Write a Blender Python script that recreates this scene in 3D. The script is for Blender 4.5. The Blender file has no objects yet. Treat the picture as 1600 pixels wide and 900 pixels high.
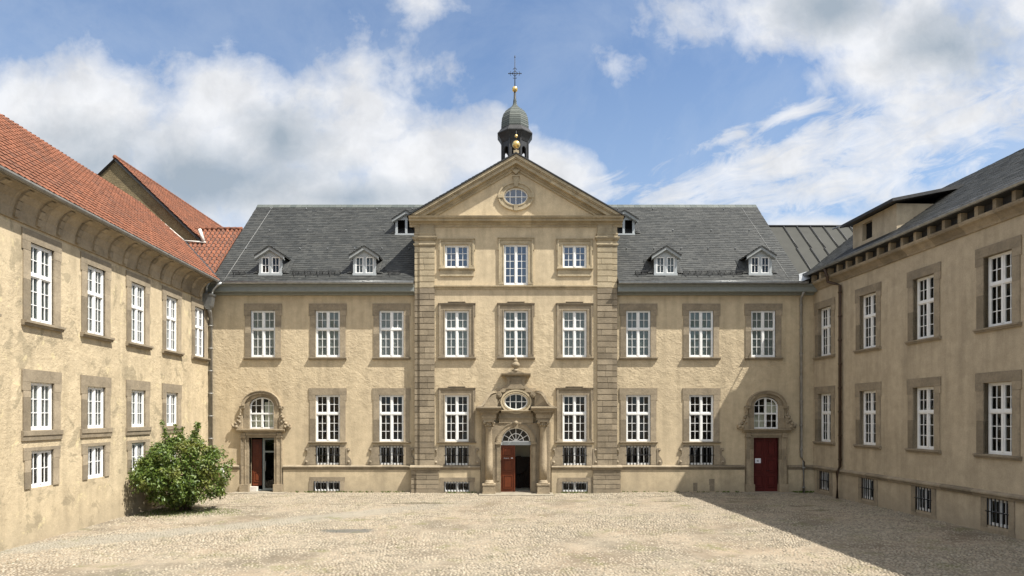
import bpy, math, random
import numpy as np
from mathutils import Vector, Matrix
from mathutils.geometry import tessellate_polygon
R = random.Random(7)
rad = math.radians
scene = bpy.context.scene
COL = scene.collection

# ------------------------------------------------------------------ mesh builder
class MB:
    def __init__(s): s.v = []; s.f = []; s.sm = []
    def add(s, vs, fs, smooth=False):
        o = len(s.v); s.v += [tuple(p) for p in vs]
        for f in fs: s.f.append([i + o for i in f]); s.sm.append(smooth)
    def quad(s, a, b, c, d): s.add([a, b, c, d], [(0, 1, 2, 3)])
    def box(s, x0, x1, y0, y1, z0, z1):
        s.add([(x0,y0,z0),(x1,y0,z0),(x1,y1,z0),(x0,y1,z0),(x0,y0,z1),(x1,y0,z1),(x1,y1,z1),(x0,y1,z1)],
              [(0,1,5,4),(1,2,6,5),(2,3,7,6),(3,0,4,7),(4,5,6,7),(3,2,1,0)])
    def prism(s, poly, y0, y1):                      # polygon in (x, z), extruded from y0 to y1
        n = len(poly)
        vs = [(x, y0, z) for x, z in poly] + [(x, y1, z) for x, z in poly]
        tri = tessellate_polygon([[Vector((x, z, 0)) for x, z in poly]])
        fs = []
        for t in tri:
            a, b, c = [Vector(poly[i]) for i in t]
            if (b-a).cross(c-a) < 0: t = (t[0], t[2], t[1])
            fs.append(tuple(t)); fs.append((t[0]+n, t[2]+n, t[1]+n))
        area = sum(poly[i][0]*poly[(i+1) % n][1]-poly[(i+1) % n][0]*poly[i][1] for i in range(n))
        for i in range(n):
            j = (i+1) % n
            fs.append((i, i+n, j+n, j) if area > 0 else (j, j+n, i+n, i))
        s.add(vs, fs)
    def ring(s, outer, inner, y0, y1, closed=True):  # flat band between two outlines with equal counts
        n = len(outer)
        vs = [(x, y0, z) for x, z in outer]+[(x, y0, z) for x, z in inner]+[(x, y1, z) for x, z in outer]+[(x, y1, z) for x, z in inner]
        fs = []
        m = n if closed else n-1
        for i in range(m):
            j = (i+1) % n
            fs += [(i, j, n+j, n+i), (i, 2*n+i, 2*n+j, j), (n+i, n+j, 3*n+j, 3*n+i), (2*n+i, 3*n+i, 3*n+j, 2*n+j)]
        if not closed:
            fs += [(0, n, 3*n, 2*n), (n-1, 3*n-1, 4*n-1, 2*n-1)]
        s.add(vs, fs)
    def sweep(s, prof, x0, x1):                      # profile in (y, z) along x, closed
        n = len(prof)
        vs = [(x0, y, z) for y, z in prof]+[(x1, y, z) for y, z in prof]
        fs = [(i, (i+1) % n, n+(i+1) % n, n+i) for i in range(n)]
        fs += [tuple(range(n))[::-1], tuple(range(n, 2*n))]
        s.add(vs, fs)
    def lathe(s, prof, c=(0,0,0), n=16, smooth=True, a0=0.0):
        vs = []; fs = []
        for r, z in prof:
            for k in range(n):
                a = a0+2*math.pi*k/n; vs.append((c[0]+r*math.cos(a), c[1]+r*math.sin(a), c[2]+z))
        m = len(prof)
        for i in range(m-1):
            for k in range(n):
                k2 = (k+1) % n; fs.append((i*n+k, i*n+k2, (i+1)*n+k2, (i+1)*n+k))
        fs += [tuple(range(n))[::-1], tuple(range((m-1)*n, m*n))]
        s.add(vs, fs, smooth)
    def tube(s, pts, r, n=8, smooth=True):
        pts = [Vector(p) for p in pts]; rings = []
        for i, p in enumerate(pts):
            d = (pts[min(i+1, len(pts)-1)]-pts[max(i-1, 0)]).normalized()
            u = d.cross(Vector((0,0,1)));
            if u.length < .05: u = d.cross(Vector((0,1,0)))
            u.normalize(); w = u.cross(d)
            rr = r[i] if isinstance(r, (list, tuple)) else r
            rings.append([p+(u*math.cos(2*math.pi*k/n)+w*math.sin(2*math.pi*k/n))*rr for k in range(n)])
        vs = [q for g in rings for q in g]; fs = []
        for i in range(len(pts)-1):
            for k in range(n):
                k2 = (k+1) % n; fs.append((i*n+k, (i+1)*n+k, (i+1)*n+k2, i*n+k2))
        fs += [tuple(range(n)), tuple(range((len(pts)-1)*n, len(pts)*n))[::-1]]
        s.add(vs, fs, smooth)
    def ball(s, c, r, n=14, sz=1.0):
        m = 8
        s.lathe([(max(1e-4, r*math.sin(math.pi*i/m)), -r*sz*math.cos(math.pi*i/m)) for i in range(m+1)], c, n)
    def mesh(s, name, mat):
        me = bpy.data.meshes.new(name); me.from_pydata(s.v, [], s.f); me.update()
        me.polygons.foreach_set('use_smooth', s.sm)
        if mat: me.materials.append(mat)
        return me
    def build(s, name, mat, parent=None, loc=None):
        return link(s.mesh(name, mat), name, parent, loc)

def link(me, name, parent=None, loc=None):
    o = bpy.data.objects.new(name, me); COL.objects.link(o)
    if parent: o.parent = parent
    if loc: o.location = loc
    return o
def thing(name, label, cat, loc=(0,0,0), rz=0, group=None):
    o = bpy.data.objects.new(name, None); COL.objects.link(o); o.empty_display_size = .3
    o.location = loc; o.rotation_euler = (0, 0, rz); o['label'] = label; o['category'] = cat
    if group: o['group'] = group
    return o

# ------------------------------------------------------------------ materials
class NT:
    def __init__(s, name):
        s.m = bpy.data.materials.new(name); s.m.use_nodes = True
        s.t = s.m.node_tree; s.t.nodes.clear()
    def n(s, typ, ins=None, **kw):
        nd = s.t.nodes.new(typ)
        for k, v in kw.items(): setattr(nd, k, v)
        for k, v in (ins or {}).items():
            sk = nd.inputs[k]
            if isinstance(v, bpy.types.NodeSocket): s.t.links.new(v, sk)
            else: sk.default_value = v
        return nd
    def math(s, op, a, b=0.0, clamp=False):
        nd = s.n('ShaderNodeMath', {0: a, 1: b}, operation=op, use_clamp=clamp); return nd.outputs[0]
    def noise(s, vec, scale, detail=4, rough=.55, dist=0.0):
        return s.n('ShaderNodeTexNoise', {'Vector': vec, 'Scale': scale, 'Detail': detail, 'Roughness': rough, 'Distortion': dist}).outputs['Fac']
    def ramp(s, fac, stops, interp='LINEAR'):
        nd = s.n('ShaderNodeValToRGB', {'Fac': fac}); cr = nd.color_ramp; cr.interpolation = interp
        while len(cr.elements) < len(stops): cr.elements.new(.5)
        for e, (p, c) in zip(cr.elements, stops):
            e.position = p; e.color = (c, c, c, 1) if not isinstance(c, (tuple, list)) else (*c, 1)
        return nd.outputs['Color']
    def mix(s, fac, a, b, blend='MIX'):
        nd = s.n('ShaderNodeMix', data_type='RGBA', blend_type=blend)
        for k, v in ((0, fac), (6, a), (7, b)):
            if isinstance(v, bpy.types.NodeSocket): s.t.links.new(v, nd.inputs[k])
            else: nd.inputs[k].default_value = (*v, 1) if isinstance(v, (tuple, list)) else v
        return nd.outputs[2]
    def scalecol(s, col, f):
        return s.mix(1.0, col, s.n('ShaderNodeCombineColor', {0: f, 1: f, 2: f}).outputs[0], 'MULTIPLY')
    def pos(s): return s.n('ShaderNodeNewGeometry').outputs['Position']
    def obj(s): return s.n('ShaderNodeTexCoord').outputs['Object']
    def island(s): return s.n('ShaderNodeNewGeometry').outputs['Random Per Island']
    def bump(s, h, strength=1.0, dist=.02, normal=None):
        ins = {'Height': h, 'Strength': strength, 'Distance': dist}
        if normal is not None: ins['Normal'] = normal
        return s.n('ShaderNodeBump', ins).outputs[0]
    def out(s, col, rough=.9, normal=None, metal=0.0, spec=.3):
        b = s.n('ShaderNodeBsdfPrincipled')
        for k, v in (('Base Color', col), ('Roughness', rough), ('Metallic', metal), ('Specular IOR Level', spec), ('Normal', normal)):
            if v is None: continue
            if isinstance(v, bpy.types.NodeSocket): s.t.links.new(v, b.inputs[k])
            else: b.inputs[k].default_value = (*v, 1) if k == 'Base Color' else v
        o = s.n('ShaderNodeOutputMaterial'); s.t.links.new(b.outputs[0], o.inputs[0]); return s.m

def m_stucco(name, base, alt, rough_amt=1.0, stains=0.0, relief=(4.6, 8.4)):
    t = NT(name); p = t.pos()
    sx = t.n('ShaderNodeSeparateXYZ', {0: p})
    big = t.noise(p, .55, 5, .6)
    mid = t.noise(p, 3.0, 5, .6)
    fine = t.noise(p, 28, 4, .65)
    stretch = t.n('ShaderNodeVectorMath', {0: p, 1: (2.2, 2.2, .22)}, operation='MULTIPLY').outputs[0]
    streak = t.noise(stretch, 1.1, 5, .6)
    c = t.mix(t.ramp(big, [(.35, 0), (.65, 1)]), base, alt)
    c = t.scalecol(c, t.ramp(streak, [(.25, .76), (.55, 1.0), (.8, 1.05)]))
    c = t.scalecol(c, t.ramp(mid, [(.25, .85), (.7, 1.08)]))
    c = t.scalecol(c, t.ramp(fine, [(.3, .86), (.7, 1.08)]))
    # grime near the ground
    gz = t.math('ADD', sx.outputs[2], t.math('MULTIPLY', mid, 1.0))
    c = t.mix(t.ramp(t.math('MULTIPLY', gz, .4), [(.2, .6), (.55, 0.0)]), c, (base[0]*.62, base[1]*.63, base[2]*.66))
    if stains:
        st = t.noise(p, 1.3, 6, .65, .6)
        c = t.mix(t.ramp(st, [(.56, 0), (.60, stains)]), c, (.235, .20, .135))
        st2 = t.noise(p, 2.1, 6, .7, .3)
        c = t.mix(t.ramp(st2, [(.60, 0), (.64, stains*.9)]), c, (.62, .53, .31))
        st3 = t.noise(p, 7, 4, .7)
        c = t.mix(t.ramp(st3, [(.66, 0), (.70, stains*.7)]), c, (.14, .11, .07))
    # relief: roughcast patches with smoother zones
    d = t.noise(t.n('ShaderNodeVectorMath', {0: p, 1: (1, 1, 1.4)}, operation='MULTIPLY').outputs[0], 6.5, 6, .66, .35)
    zz = t.math('ADD', sx.outputs[2], t.math('MULTIPLY', t.math('SUBTRACT', big, .5), 3.0))
    patch = t.ramp(t.noise(p, .9, 4, .6, .4), [(.36, .25), (.62, 1.0)])
    d2 = t.noise(p, 2.6, 5, .65, .6)
    band = t.math('MULTIPLY', t.ramp(t.math('MULTIPLY', t.math('SUBTRACT', zz, relief[0]-1.9), .3), [(.0, .12), (.8, 1)]),
                  t.ramp(t.math('MULTIPLY', t.math('SUBTRACT', zz, relief[1]-.6), .7), [(.0, 1), (1, .1)]))
    h = t.math('MULTIPLY', t.math('ADD', t.math('MULTIPLY', d, patch), t.math('MULTIPLY', d2, .9)), band)
    h = t.math('ADD', h, t.math('MULTIPLY', fine, .16))
    h = t.math('ADD', h, t.math('MULTIPLY', t.noise(p, 13, 4, .6), .20))
    return t.out(c, .95, t.bump(h, .72*rough_amt, .048), spec=.12)

def m_stone(name, base, var=.25, dark=.5, bd=.012):
    t = NT(name); p = t.pos(); r = t.island()
    c = t.mix(r, tuple(b*(1-var) for b in base), tuple(b*(1+var*.8) for b in base))
    n1 = t.noise(p, 2.2, 6, .65); n2 = t.noise(p, 14, 5, .65)
    c = t.scalecol(c, t.ramp(n1, [(.28, .70), (.6, 1.03), (.8, 1.12)]))
    c = t.scalecol(c, t.ramp(n2, [(.3, .84), (.7, 1.08)]))
    c = t.mix(t.ramp(t.noise(p, .9, 5, .7), [(.52, 0), (.7, dark)]), c, (base[0]*.6, base[1]*.62, base[2]*.68))
    h = t.math('ADD', n2, t.math('MULTIPLY', t.noise(p, 45, 3), .5))
    return t.out(c, .92, t.bump(h, .8, bd), spec=.15)

def m_slate(name, a, b, rough=.5):
    t = NT(name); p = t.pos(); r = t.island()
    c = t.mix(r, a, b)
    c = t.scalecol(c, t.ramp(t.noise(p, .5, 5, .6), [(.3, .85), (.7, 1.15)]))
    c = t.scalecol(c, t.ramp(t.noise(p, 9, 4, .6), [(.3, .88), (.7, 1.1)]))
    return t.out(c, rough, t.bump(t.noise(p, 30, 3), .5, .006), spec=.22)

def m_tile(name):
    t = NT(name); p = t.pos(); r = t.island()
    c = t.mix(r, (.145, .06, .035), (.245, .095, .053))
    c = t.mix(t.ramp(t.noise(p, .8, 5, .65), [(.45, 0), (.7, .65)]), c, (.125, .062, .042))
    c = t.mix(t.ramp(r, [(.88, 0), (.93, .7)]), c, (.10, .055, .04))
    c = t.scalecol(c, t.ramp(t.noise(p, 20, 3), [(.3, .85), (.7, 1.1)]))
    return t.out(c, .85, spec=.2)

def m_plain(name, col, rough=.6, metal=0.0, spec=.3, var=.12, scale=6, bd=0.0):
    t = NT(name); p = t.pos(); n1 = t.noise(p, scale, 5, .6)
    rgb = t.n('ShaderNodeRGB'); rgb.outputs[0].default_value = (*col, 1)
    c = t.scalecol(rgb.outputs[0], t.ramp(n1, [(.3, 1-var), (.7, 1+var*.6)]))
    return t.out(c, rough, t.bump(t.noise(p, 40, 3), .5, bd) if bd else None, metal, spec)

def m_glass(name, k=.85, add=0.0):
    t = NT(name); p = t.pos()
    nb = t.bump(t.noise(p, 1.6, 2), .25, .02)
    g = t.n('ShaderNodeBsdfGlossy', {'Color': (.95, .97, 1, 1), 'Roughness': .02, 'Normal': nb})
    tr = t.n('ShaderNodeBsdfTransparent', {'Color': (.86, .90, .88, 1)})
    fr = t.n('ShaderNodeFresnel', {'IOR': 1.52, 'Normal': nb}).outputs[0]
    mx = t.n('ShaderNodeMixShader', {0: t.math('ADD', t.math('MULTIPLY', fr, k), add), 1: tr.outputs[0], 2: g.outputs[0]})
    o = t.n('ShaderNodeOutputMaterial'); t.t.links.new(mx.outputs[0], o.inputs[0]); return t.m

M = {}
M['stucco'] = m_stucco('beige_stucco', (.56, .461, .309), (.498, .408, .276))
M['stucco_top'] = m_stucco('smooth_beige_stucco', (.565, .464, .312), (.53, .436, .292), .5)
M['stucco_old'] = m_stucco('weathered_yellow_stucco', (.525, .434, .292), (.475, .39, .26), .9, .55, (2.0, 8.0))
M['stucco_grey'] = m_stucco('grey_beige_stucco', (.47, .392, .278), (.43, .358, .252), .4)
M['plinth'] = m_stucco('plinth_stucco', (.55, .454, .304), (.45, .37, .25), .55)
M['stone'] = m_stone('sandstone', (.275, .228, .162), .24)
M['stone_trim'] = m_stone('sandstone_trim', (.28, .232, .165), .34, .6)
M['stone_pale'] = m_stone('pale_sandstone', (.42, .35, .235), .14, .35)
M['stone_dark'] = m_stone('weathered_sandstone', (.325, .265, .182), .26, .5, .02)
M['stone_rough'] = m_stone('rubble_stone', (.21, .165, .095), .3, .6, .05)
M['slate'] = m_slate('slate', (.031, .033, .032), (.055, .056, .052), .62)
M['slate_dark'] = m_slate('slate_lining', (.028, .03, .031), (.05, .05, .05))
M['slate_green'] = m_slate('turret_slate', (.07, .082, .075), (.115, .125, .112), .5)
M['tile'] = m_tile('red_clay_tile')
M['white'] = m_plain('white_paint', (.76, .76, .74), .5, var=.06)
M['dormer'] = m_plain('pale_grey_paint', (.36, .385, .39), .55, var=.08)
M['barge'] = m_plain('dormer_trim_paint', (.27, .285, .28), .6, var=.15)
M['fascia'] = m_plain('grey_green_paint', (.20, .215, .20), .6, var=.12)
M['zinc'] = m_plain('zinc', (.33, .34, .34), .38, .75, var=.25)
M['zinc_dull'] = m_plain('dull_zinc_pipe', (.27, .26, .235), .55, .35, var=.3, scale=4)
M['brownpipe'] = m_plain('brown_painted_pipe', (.055, .032, .018), .5, var=.4, scale=5)
M['lead'] = m_plain('dark_lead', (.05, .05, .05), .55, .3, var=.3)
M['seam'] = m_plain('standing_seam_metal', (.034, .034, .027), .75, .0, var=.2, scale=2)
M['iron'] = m_plain('black_iron', (.018, .018, .02), .5, .4)
M['gold'] = m_plain('gilding', (.80, .58, .22), .32, .85, var=.15)
M['redwood'] = m_plain('red_door_paint', (.118, .026, .006), .5, var=.22, scale=3)
M['redwood_dark'] = m_plain('dark_red_door_paint', (.085, .011, .009), .5, var=.22, scale=3)
M['greydoor'] = m_plain('grey_door_frame_paint', (.22, .25, .25), .4)
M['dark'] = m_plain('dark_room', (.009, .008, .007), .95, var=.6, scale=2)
M['hall'] = m_plain('dim_hall_plaster', (.60, .57, .46), .9, var=.2, scale=2)
M['hallwood'] = m_plain('dark_hall_wood', (.035, .02, .012), .6, var=.4)
M['curtain'] = m_plain('pale_curtain', (.33, .345, .335), .9, var=.10, scale=3)
def m_curtain():
    t = NT('pale_curtain'); rnd = t.n('ShaderNodeObjectInfo').outputs['Random']; p = t.pos()
    c = t.ramp(rnd, [(0, (.22, .245, .235)), (.35, (.30, .32, .31)), (.7, (.36, .36, .34)), (1, (.27, .31, .30))])
    c = t.scalecol(c, t.ramp(t.noise(t.n('ShaderNodeVectorMath', {0: p, 1: (6, 1, .5)}, operation='MULTIPLY').outputs[0], 2.0, 4), [(.3, .82), (.7, 1.1)]))
    return t.out(c, .9)
M['curtain'] = m_curtain()
M['glass'] = m_glass('window_glass'); M['glass_sky'] = m_glass('coated_window_glass', 2.2, .07)
M['paper'] = m_plain('white_paper', (.75, .75, .8), .7, var=.03)
M['wire'] = m_plain('pale_wire', (.24, .24, .23), .6, .1)
M['slab'] = m_stone('step_stone', (.30, .265, .205), .1, .5)
M['mortar'] = m_plain('mortar_white', (.62, .58, .52), .9, var=.15)

def m_leaf():
    t = NT('bush_leaf'); r = t.island(); p = t.pos()
    c = t.mix(r, (.05, .095, .018), (.145, .20, .034))
    c = t.mix(t.ramp(t.noise(p, 1.4, 3), [(.5, 0), (.7, .6)]), c, (.20, .18, .04))
    b = t.n('ShaderNodeBsdfPrincipled', {'Base Color': c, 'Roughness': .45})
    tr = t.n('ShaderNodeBsdfTranslucent', {'Color': c})
    mx = t.n('ShaderNodeMixShader', {0: .3, 1: b.outputs[0], 2: tr.outputs[0]})
    o = t.n('ShaderNodeOutputMaterial'); t.t.links.new(mx.outputs[0], o.inputs[0]); return t.m
M['leaf'] = m_leaf()
M['bark'] = m_plain('bark', (.07, .05, .03), .9, var=.3)
M['grass'] = m_plain('grass_green', (.085, .12, .022), .7, var=.4, scale=3)

def m_ground(island):
    t = NT('cobblestone' if island else 'sandy_ground'); p = t.pos()
    n1 = t.noise(p, .35, 5, .6); n2 = t.noise(p, 2.2, 5, .65); n3 = t.noise(p, 22, 4, .65)
    sand = t.mix(t.ramp(n1, [(.35, 0), (.65, 1)]), (.315, .252, .18), (.29, .25, .187))
    if island:
        r = t.island()
        c = t.ramp(r, [(0, (.17, .15, .115)), (.3, (.255, .225, .172)), (.62, (.30, .255, .19)), (.9, (.33, .285, .214)), (1, (.365, .33, .26))])
        c = t.scalecol(t.mix(.18, c, sand), 1.04)
    else:
        c = t.scalecol(sand, t.ramp(t.noise(p, .45, 5, .65), [(.42, .58), (.58, .92)]))
    # smoother greyer paved band running from the lower left, and a dull grey patch
    s = t.n('ShaderNodeSeparateXYZ', {0: p})
    # band line from (-13,-12.4) to (-3,-4.4)
    dd = t.math('ADD', t.math('MULTIPLY', t.math('ADD', s.outputs[0], 8.0), -.625), t.math('MULTIPLY', t.math('ADD', s.outputs[1], 8.4), .78))
    dd = t.math('ADD', t.math('ABSOLUTE', dd), t.math('MULTIPLY', t.math('SUBTRACT', n2, .5), 1.6))
    fade = t.ramp(t.math('MULTIPLY', t.math('ADD', s.outputs[0], 6.0), .2), [(.0, 1), (1, 0)])
    band = t.math('MULTIPLY', t.ramp(dd, [(.5, .75), (.95, 0)]), fade)
    c = t.mix(band, c, (.265, .243, .195))
    ex = t.math('MULTIPLY', t.math('ADD', s.outputs[0], 5.6), .95); ey = t.math('MULTIPLY', t.math('ADD', s.outputs[1], 10.55), 2.4)
    ee = t.math('ADD', t.math('MULTIPLY', ex, ex), t.math('MULTIPLY', ey, ey))
    ee = t.math('ADD', ee, t.math('MULTIPLY', t.math('SUBTRACT', n2, .5), 2.0))
    c = t.mix(t.ramp(ee, [(.45, .85), (1.0, 0)]), c, (.115, .112, .100))
    for (x0, y0, ax, ay, am) in ((-4.2, -4.1, 1.7, .30, .75), (-7.6, -4.4, 1.0, .16, .5), (6.5, -3.4, .9, .22, .7), (9.3, -3.6, .8, .2, .6), (11.6, -4.9, .55, .2, .6), (11.9, -6.1, .7, .22, .6), (2.0, -2.9, 1.2, .15, .4), (-11.4, -5.0, 1.6, .10, .6), (4.6, -4.7, .5, .2, .5), (.6, -9.0, .5, .12, .35)):
        qx = t.math('MULTIPLY', t.math('ADD', s.outputs[0], -x0), 1/ax); qy = t.math('MULTIPLY', t.math('ADD', s.outputs[1], -y0), 1/ay)
        qq = t.math('ADD', t.math('ADD', t.math('MULTIPLY', qx, qx), t.math('MULTIPLY', qy, qy)), t.math('MULTIPLY', t.math('SUBTRACT', n2, .5), 3.0))
        c = t.mix(t.ramp(qq, [(.2, am), (1.2, 0)]), c, (.11, .095, .065))
    c = t.scalecol(c, t.ramp(n2, [(.28, .80), (.5, 1.0), (.72, 1.10)]))
    c = t.scalecol(c, t.ramp(n3, [(.3, .78), (.7, 1.14)]))
    # moss in some joints
    ms = t.noise(p, .8, 5, .7)
    c = t.mix(t.ramp(ms, [(.54, 0), (.70, .30 if island else .8)]), c, (.135, .135, .055))
    # dirt stripes along the wall foot
    st = t.noise(t.n('ShaderNodeVectorMath', {0: p, 1: (.45, 1.7, 1)}, operation='MULTIPLY').outputs[0], .8, 4, .6)
    near = t.ramp(t.math('MULTIPLY', s.outputs[1], -.16), [(.3, 1), (.95, 0)])
    c = t.mix(t.math('MULTIPLY', t.ramp(st, [(.56, 0), (.66, .6)]), near), c, (.125, .105, .07))
    h = t.math('ADD', n3, t.math('MULTIPLY', t.noise(p, 70, 3), .5))
    return t.out(c, .92, t.bump(h, .9, .012), spec=.15)
M['cobble'] = m_ground(True); M['sand'] = m_ground(False)

# ------------------------------------------------------------------ camera, light, sky
D = 31.25
cam_d = bpy.data.cameras.new('camera'); cam = bpy.data.objects.new('camera', cam_d); COL.objects.link(cam)
cam.location = (-.5, -D, 3.72); cam.rotation_euler = (rad(90), 0, 0)
cam_d.sensor_width = 36; cam_d.lens = 22.5; cam_d.shift_x = 10/1600; cam_d.shift_y = 200/1600
cam_d.clip_start = .1; cam_d.clip_end = 3000
scene.camera = cam
def P(px, py, y):                                   # photograph measurement -> metres on the plane y
    d = D+y; return ((px-790)*d/1000-.5, 3.72+(650-py)*d/1000)

L = Vector((-1.88, 1.0, -3.3)).normalized()
sd = bpy.data.lights.new('sun', 'SUN'); sun = bpy.data.objects.new('sun', sd); COL.objects.link(sun)
sd.energy = 4.6; sd.angle = rad(.53); sd.color = (1.0, .955, .88)
sun.rotation_euler = L.to_track_quat('-Z', 'Y').to_euler(); sun.location = (30, -20, 50)

def make_world():
    w = bpy.data.worlds.new('World'); scene.world = w; w.use_nodes = True
    t = NT.__new__(NT); t.t = w.node_tree; t.t.nodes.clear()
    sky = t.n('ShaderNodeTexSky', sky_type='NISHITA', sun_disc=False)
    sky.sun_elevation = math.asin(-L.z); sky.sun_rotation = math.atan2(-L.x, -L.y)
    sky.air_density = 1.0; sky.dust_density = .6; sky.ozone_density = 2.0; sky.altitude = 100
    d = t.n('ShaderNodeTexCoord').outputs['Generated']
    s = t.n('ShaderNodeSeparateXYZ', {0: d}); x, y, z = s.outputs
    yy = t.math('MAXIMUM', t.math('ABSOLUTE', y), .18)
    u = t.math('DIVIDE', x, yy); v = t.math('DIVIDE', z, yy)
    uv = t.n('ShaderNodeCombineXYZ', {0: u, 1: v, 2: t.math('GREATER_THAN', y, 0)}).outputs[0]
    def blobs(lst):
        acc = None
        for (px, py, rx, ry, ang, amp) in lst:
            u0 = (px-790)/1000; v0 = (650-py)/1000; ca, sa = math.cos(rad(ang)), math.sin(rad(ang))
            du = t.math('SUBTRACT', u, u0); dv = t.math('SUBTRACT', v, v0)
            a = t.math('DIVIDE', t.math('ADD', t.math('MULTIPLY', du, ca), t.math('MULTIPLY', dv, sa)), rx/1000)
            b = t.math('DIVIDE', t.math('SUBTRACT', t.math('MULTIPLY', dv, ca), t.math('MULTIPLY', du, sa)), ry/1000)
            q = t.math('SQRT', t.math('ADD', t.math('MULTIPLY', a, a), t.math('MULTIPLY', b, b)))
            m = t.math('MULTIPLY', t.math('SUBTRACT', 1.0, q), amp)
            acc = m if acc is None else t.math('MAXIMUM', acc, m)
        return t.math('MAXIMUM', acc, -1.0)
    warp = t.n('ShaderNodeTexNoise', {'Vector': uv, 'Scale': 6.0, 'Detail': 4, 'Roughness': .6})
    wv = t.n('ShaderNodeVectorMath', {0: uv, 1: t.n('ShaderNodeVectorMath', {0: warp.outputs['Color'], 1: (.06, .06, .0)}, operation='MULTIPLY').outputs[0]}, operation='ADD').outputs[0]
    n1 = t.noise(wv, 7.0, 9, .60); n2 = t.noise(wv, 3.2, 4, .5)
    cum = blobs([(330,165,190,100,0,.95),(430,210,230,120,0,1),(290,260,240,150,0,1),(540,235,190,110,0,1),(640,255,150,90,0,1),
                 (720,240,140,70,0,.9),(500,300,330,90,0,1),(650,110,60,70,60,.34),(668,6,60,48,0,.45),(862,265,130,55,-14,.85),
                 (560,110,60,50,-40,.3),(120,200,230,140,0,1),(-40,270,300,150,0,1),
                 (1290,10,230,110,-12,.9),(1350,120,140,80,0,.75),(1480,60,240,160,0,.9),(955,100,26,18,0,.12),(1060,15,60,50,0,.35),
                 (1290,354,170,22,0,.8),(1500,330,200,50,0,.8)])
    dens = t.math('ADD', cum, t.math('MULTIPLY', t.math('SUBTRACT', n1, .5), 2.1))
    dc = t.ramp(dens, [(.0, 0), (.22, .45), (.55, .9), (.85, .97)])
    ca, sa = math.cos(rad(17)), math.sin(rad(17))
    su = t.math('ADD', t.math('MULTIPLY', u, ca), t.math('MULTIPLY', v, sa)); sv = t.math('SUBTRACT', t.math('MULTIPLY', v, ca), t.math('MULTIPLY', u, sa))
    suv = t.n('ShaderNodeCombineXYZ', {0: t.math('MULTIPLY', su, 9.0), 1: t.math('MULTIPLY', sv, 26.0), 2: 3.0}).outputs[0]
    n3 = t.noise(suv, 1.0, 9, .66, .9)
    st = blobs([(1225,248,270,50,19,1),(1300,288,260,40,12,.9),(1235,180,75,16,20,.75),(1120,222,110,10,22,.4),(1450,200,300,70,15,.9),(1000,290,120,30,10,.25)])
    ds = t.ramp(t.math('ADD', st, t.math('MULTIPLY', t.math('SUBTRACT', n3, .5), 2.3)), [(.0, 0), (.4, .6), (.9, .92)])
    n4 = t.noise(wv, 2.6, 8, .66, .4)
    veil = t.ramp(n4, [(.42, 0), (.78, .45)])
    low = t.ramp(v, [(.18, .42), (.55, 0)])
    gb = blobs([(320,280,270,80,0,1),(440,215,105,90,-20,.8),(540,310,200,40,0,.8),(1300,15,140,70,0,1),(120,260,260,100,0,.9),(1480,70,160,80,0,.8)])
    gy = t.ramp(t.math('ADD', gb, t.math('MULTIPLY', t.math('SUBTRACT', t.noise(wv, 6.0, 7, .6), .5), 1.6)), [(-.0, 0), (.9, .95)])
    hl = t.noise(wv, 11.0, 6, .6)
    WHITE = .45
    wh = t.scalecol((WHITE, WHITE*1.01, WHITE*1.03), t.ramp(hl, [(.35, .86), (.62, 1.06)]))
    cc = t.mix(gy, wh, (.185, .222, .262))
    bg1 = t.scalecol(sky.outputs[0], .092)
    col = t.mix(low, bg1, (.25, .315, .40))
    col = t.mix(veil, col, (.30, .345, .41))
    col = t.mix(ds, col, cc); col = t.mix(dc, col, cc)
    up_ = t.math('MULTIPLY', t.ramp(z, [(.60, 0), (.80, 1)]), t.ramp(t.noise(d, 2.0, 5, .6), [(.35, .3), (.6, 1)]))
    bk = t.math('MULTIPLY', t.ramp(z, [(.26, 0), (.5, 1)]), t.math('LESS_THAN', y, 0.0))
    col = t.mix(t.math('MULTIPLY', t.math('MAXIMUM', up_, bk), .85), col, (.62, .63, .65))  # unseen bright cloud, overhead and behind the camera, added as fill light
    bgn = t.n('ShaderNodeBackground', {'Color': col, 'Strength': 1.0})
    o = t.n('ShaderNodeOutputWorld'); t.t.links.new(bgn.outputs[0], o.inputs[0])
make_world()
scene.view_settings.view_transform = 'Standard'; scene.view_settings.look = 'None'
scene.view_settings.exposure = 1.0; scene.view_settings.gamma = 1.0
scene.view_settings.use_curve_mapping = False
scene.cycles.max_bounces = 6; scene.cycles.transparent_max_bounces = 8
scene.cycles.use_denoising = True

# ------------------------------------------------------------------ generic building pieces
def wall_grid(mb, x0, x1, z0, z1, y, holes, reveal=.25):
    xs = sorted({x0, x1, *[h[0] for h in holes], *[h[1] for h in holes]}); zs = sorted({z0, z1, *[h[2] for h in holes], *[h[3] for h in holes]})
    xs = [a for a in xs if x0 <= a <= x1]; zs = [a for a in zs if z0 <= a <= z1]
    for i in range(len(xs)-1):
        for j in range(len(zs)-1):
            cx, cz = (xs[i]+xs[i+1])/2, (zs[j]+zs[j+1])/2
            if any(h[0] < cx < h[1] and h[2] < cz < h[3] for h in holes): continue
            mb.quad((xs[i], y, zs[j]), (xs[i+1], y, zs[j]), (xs[i+1], y, zs[j+1]), (xs[i], y, zs[j+1]))
    for a, b, c, d in holes:
        c = max(c, z0); d = min(d, z1)
        if c >= d: continue
        mb.quad((a, y, c), (a, y, d), (a, y+reveal, d), (a, y+reveal, c)); mb.quad((b, y, d), (b, y, c), (b, y+reveal, c), (b, y+reveal, d))
        mb.quad((a, y, d), (b, y, d), (b, y+reveal, d), (a, y+reveal, d)); mb.quad((b, y, c), (a, y, c), (a, y+reveal, c), (b, y+reveal, c))

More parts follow.
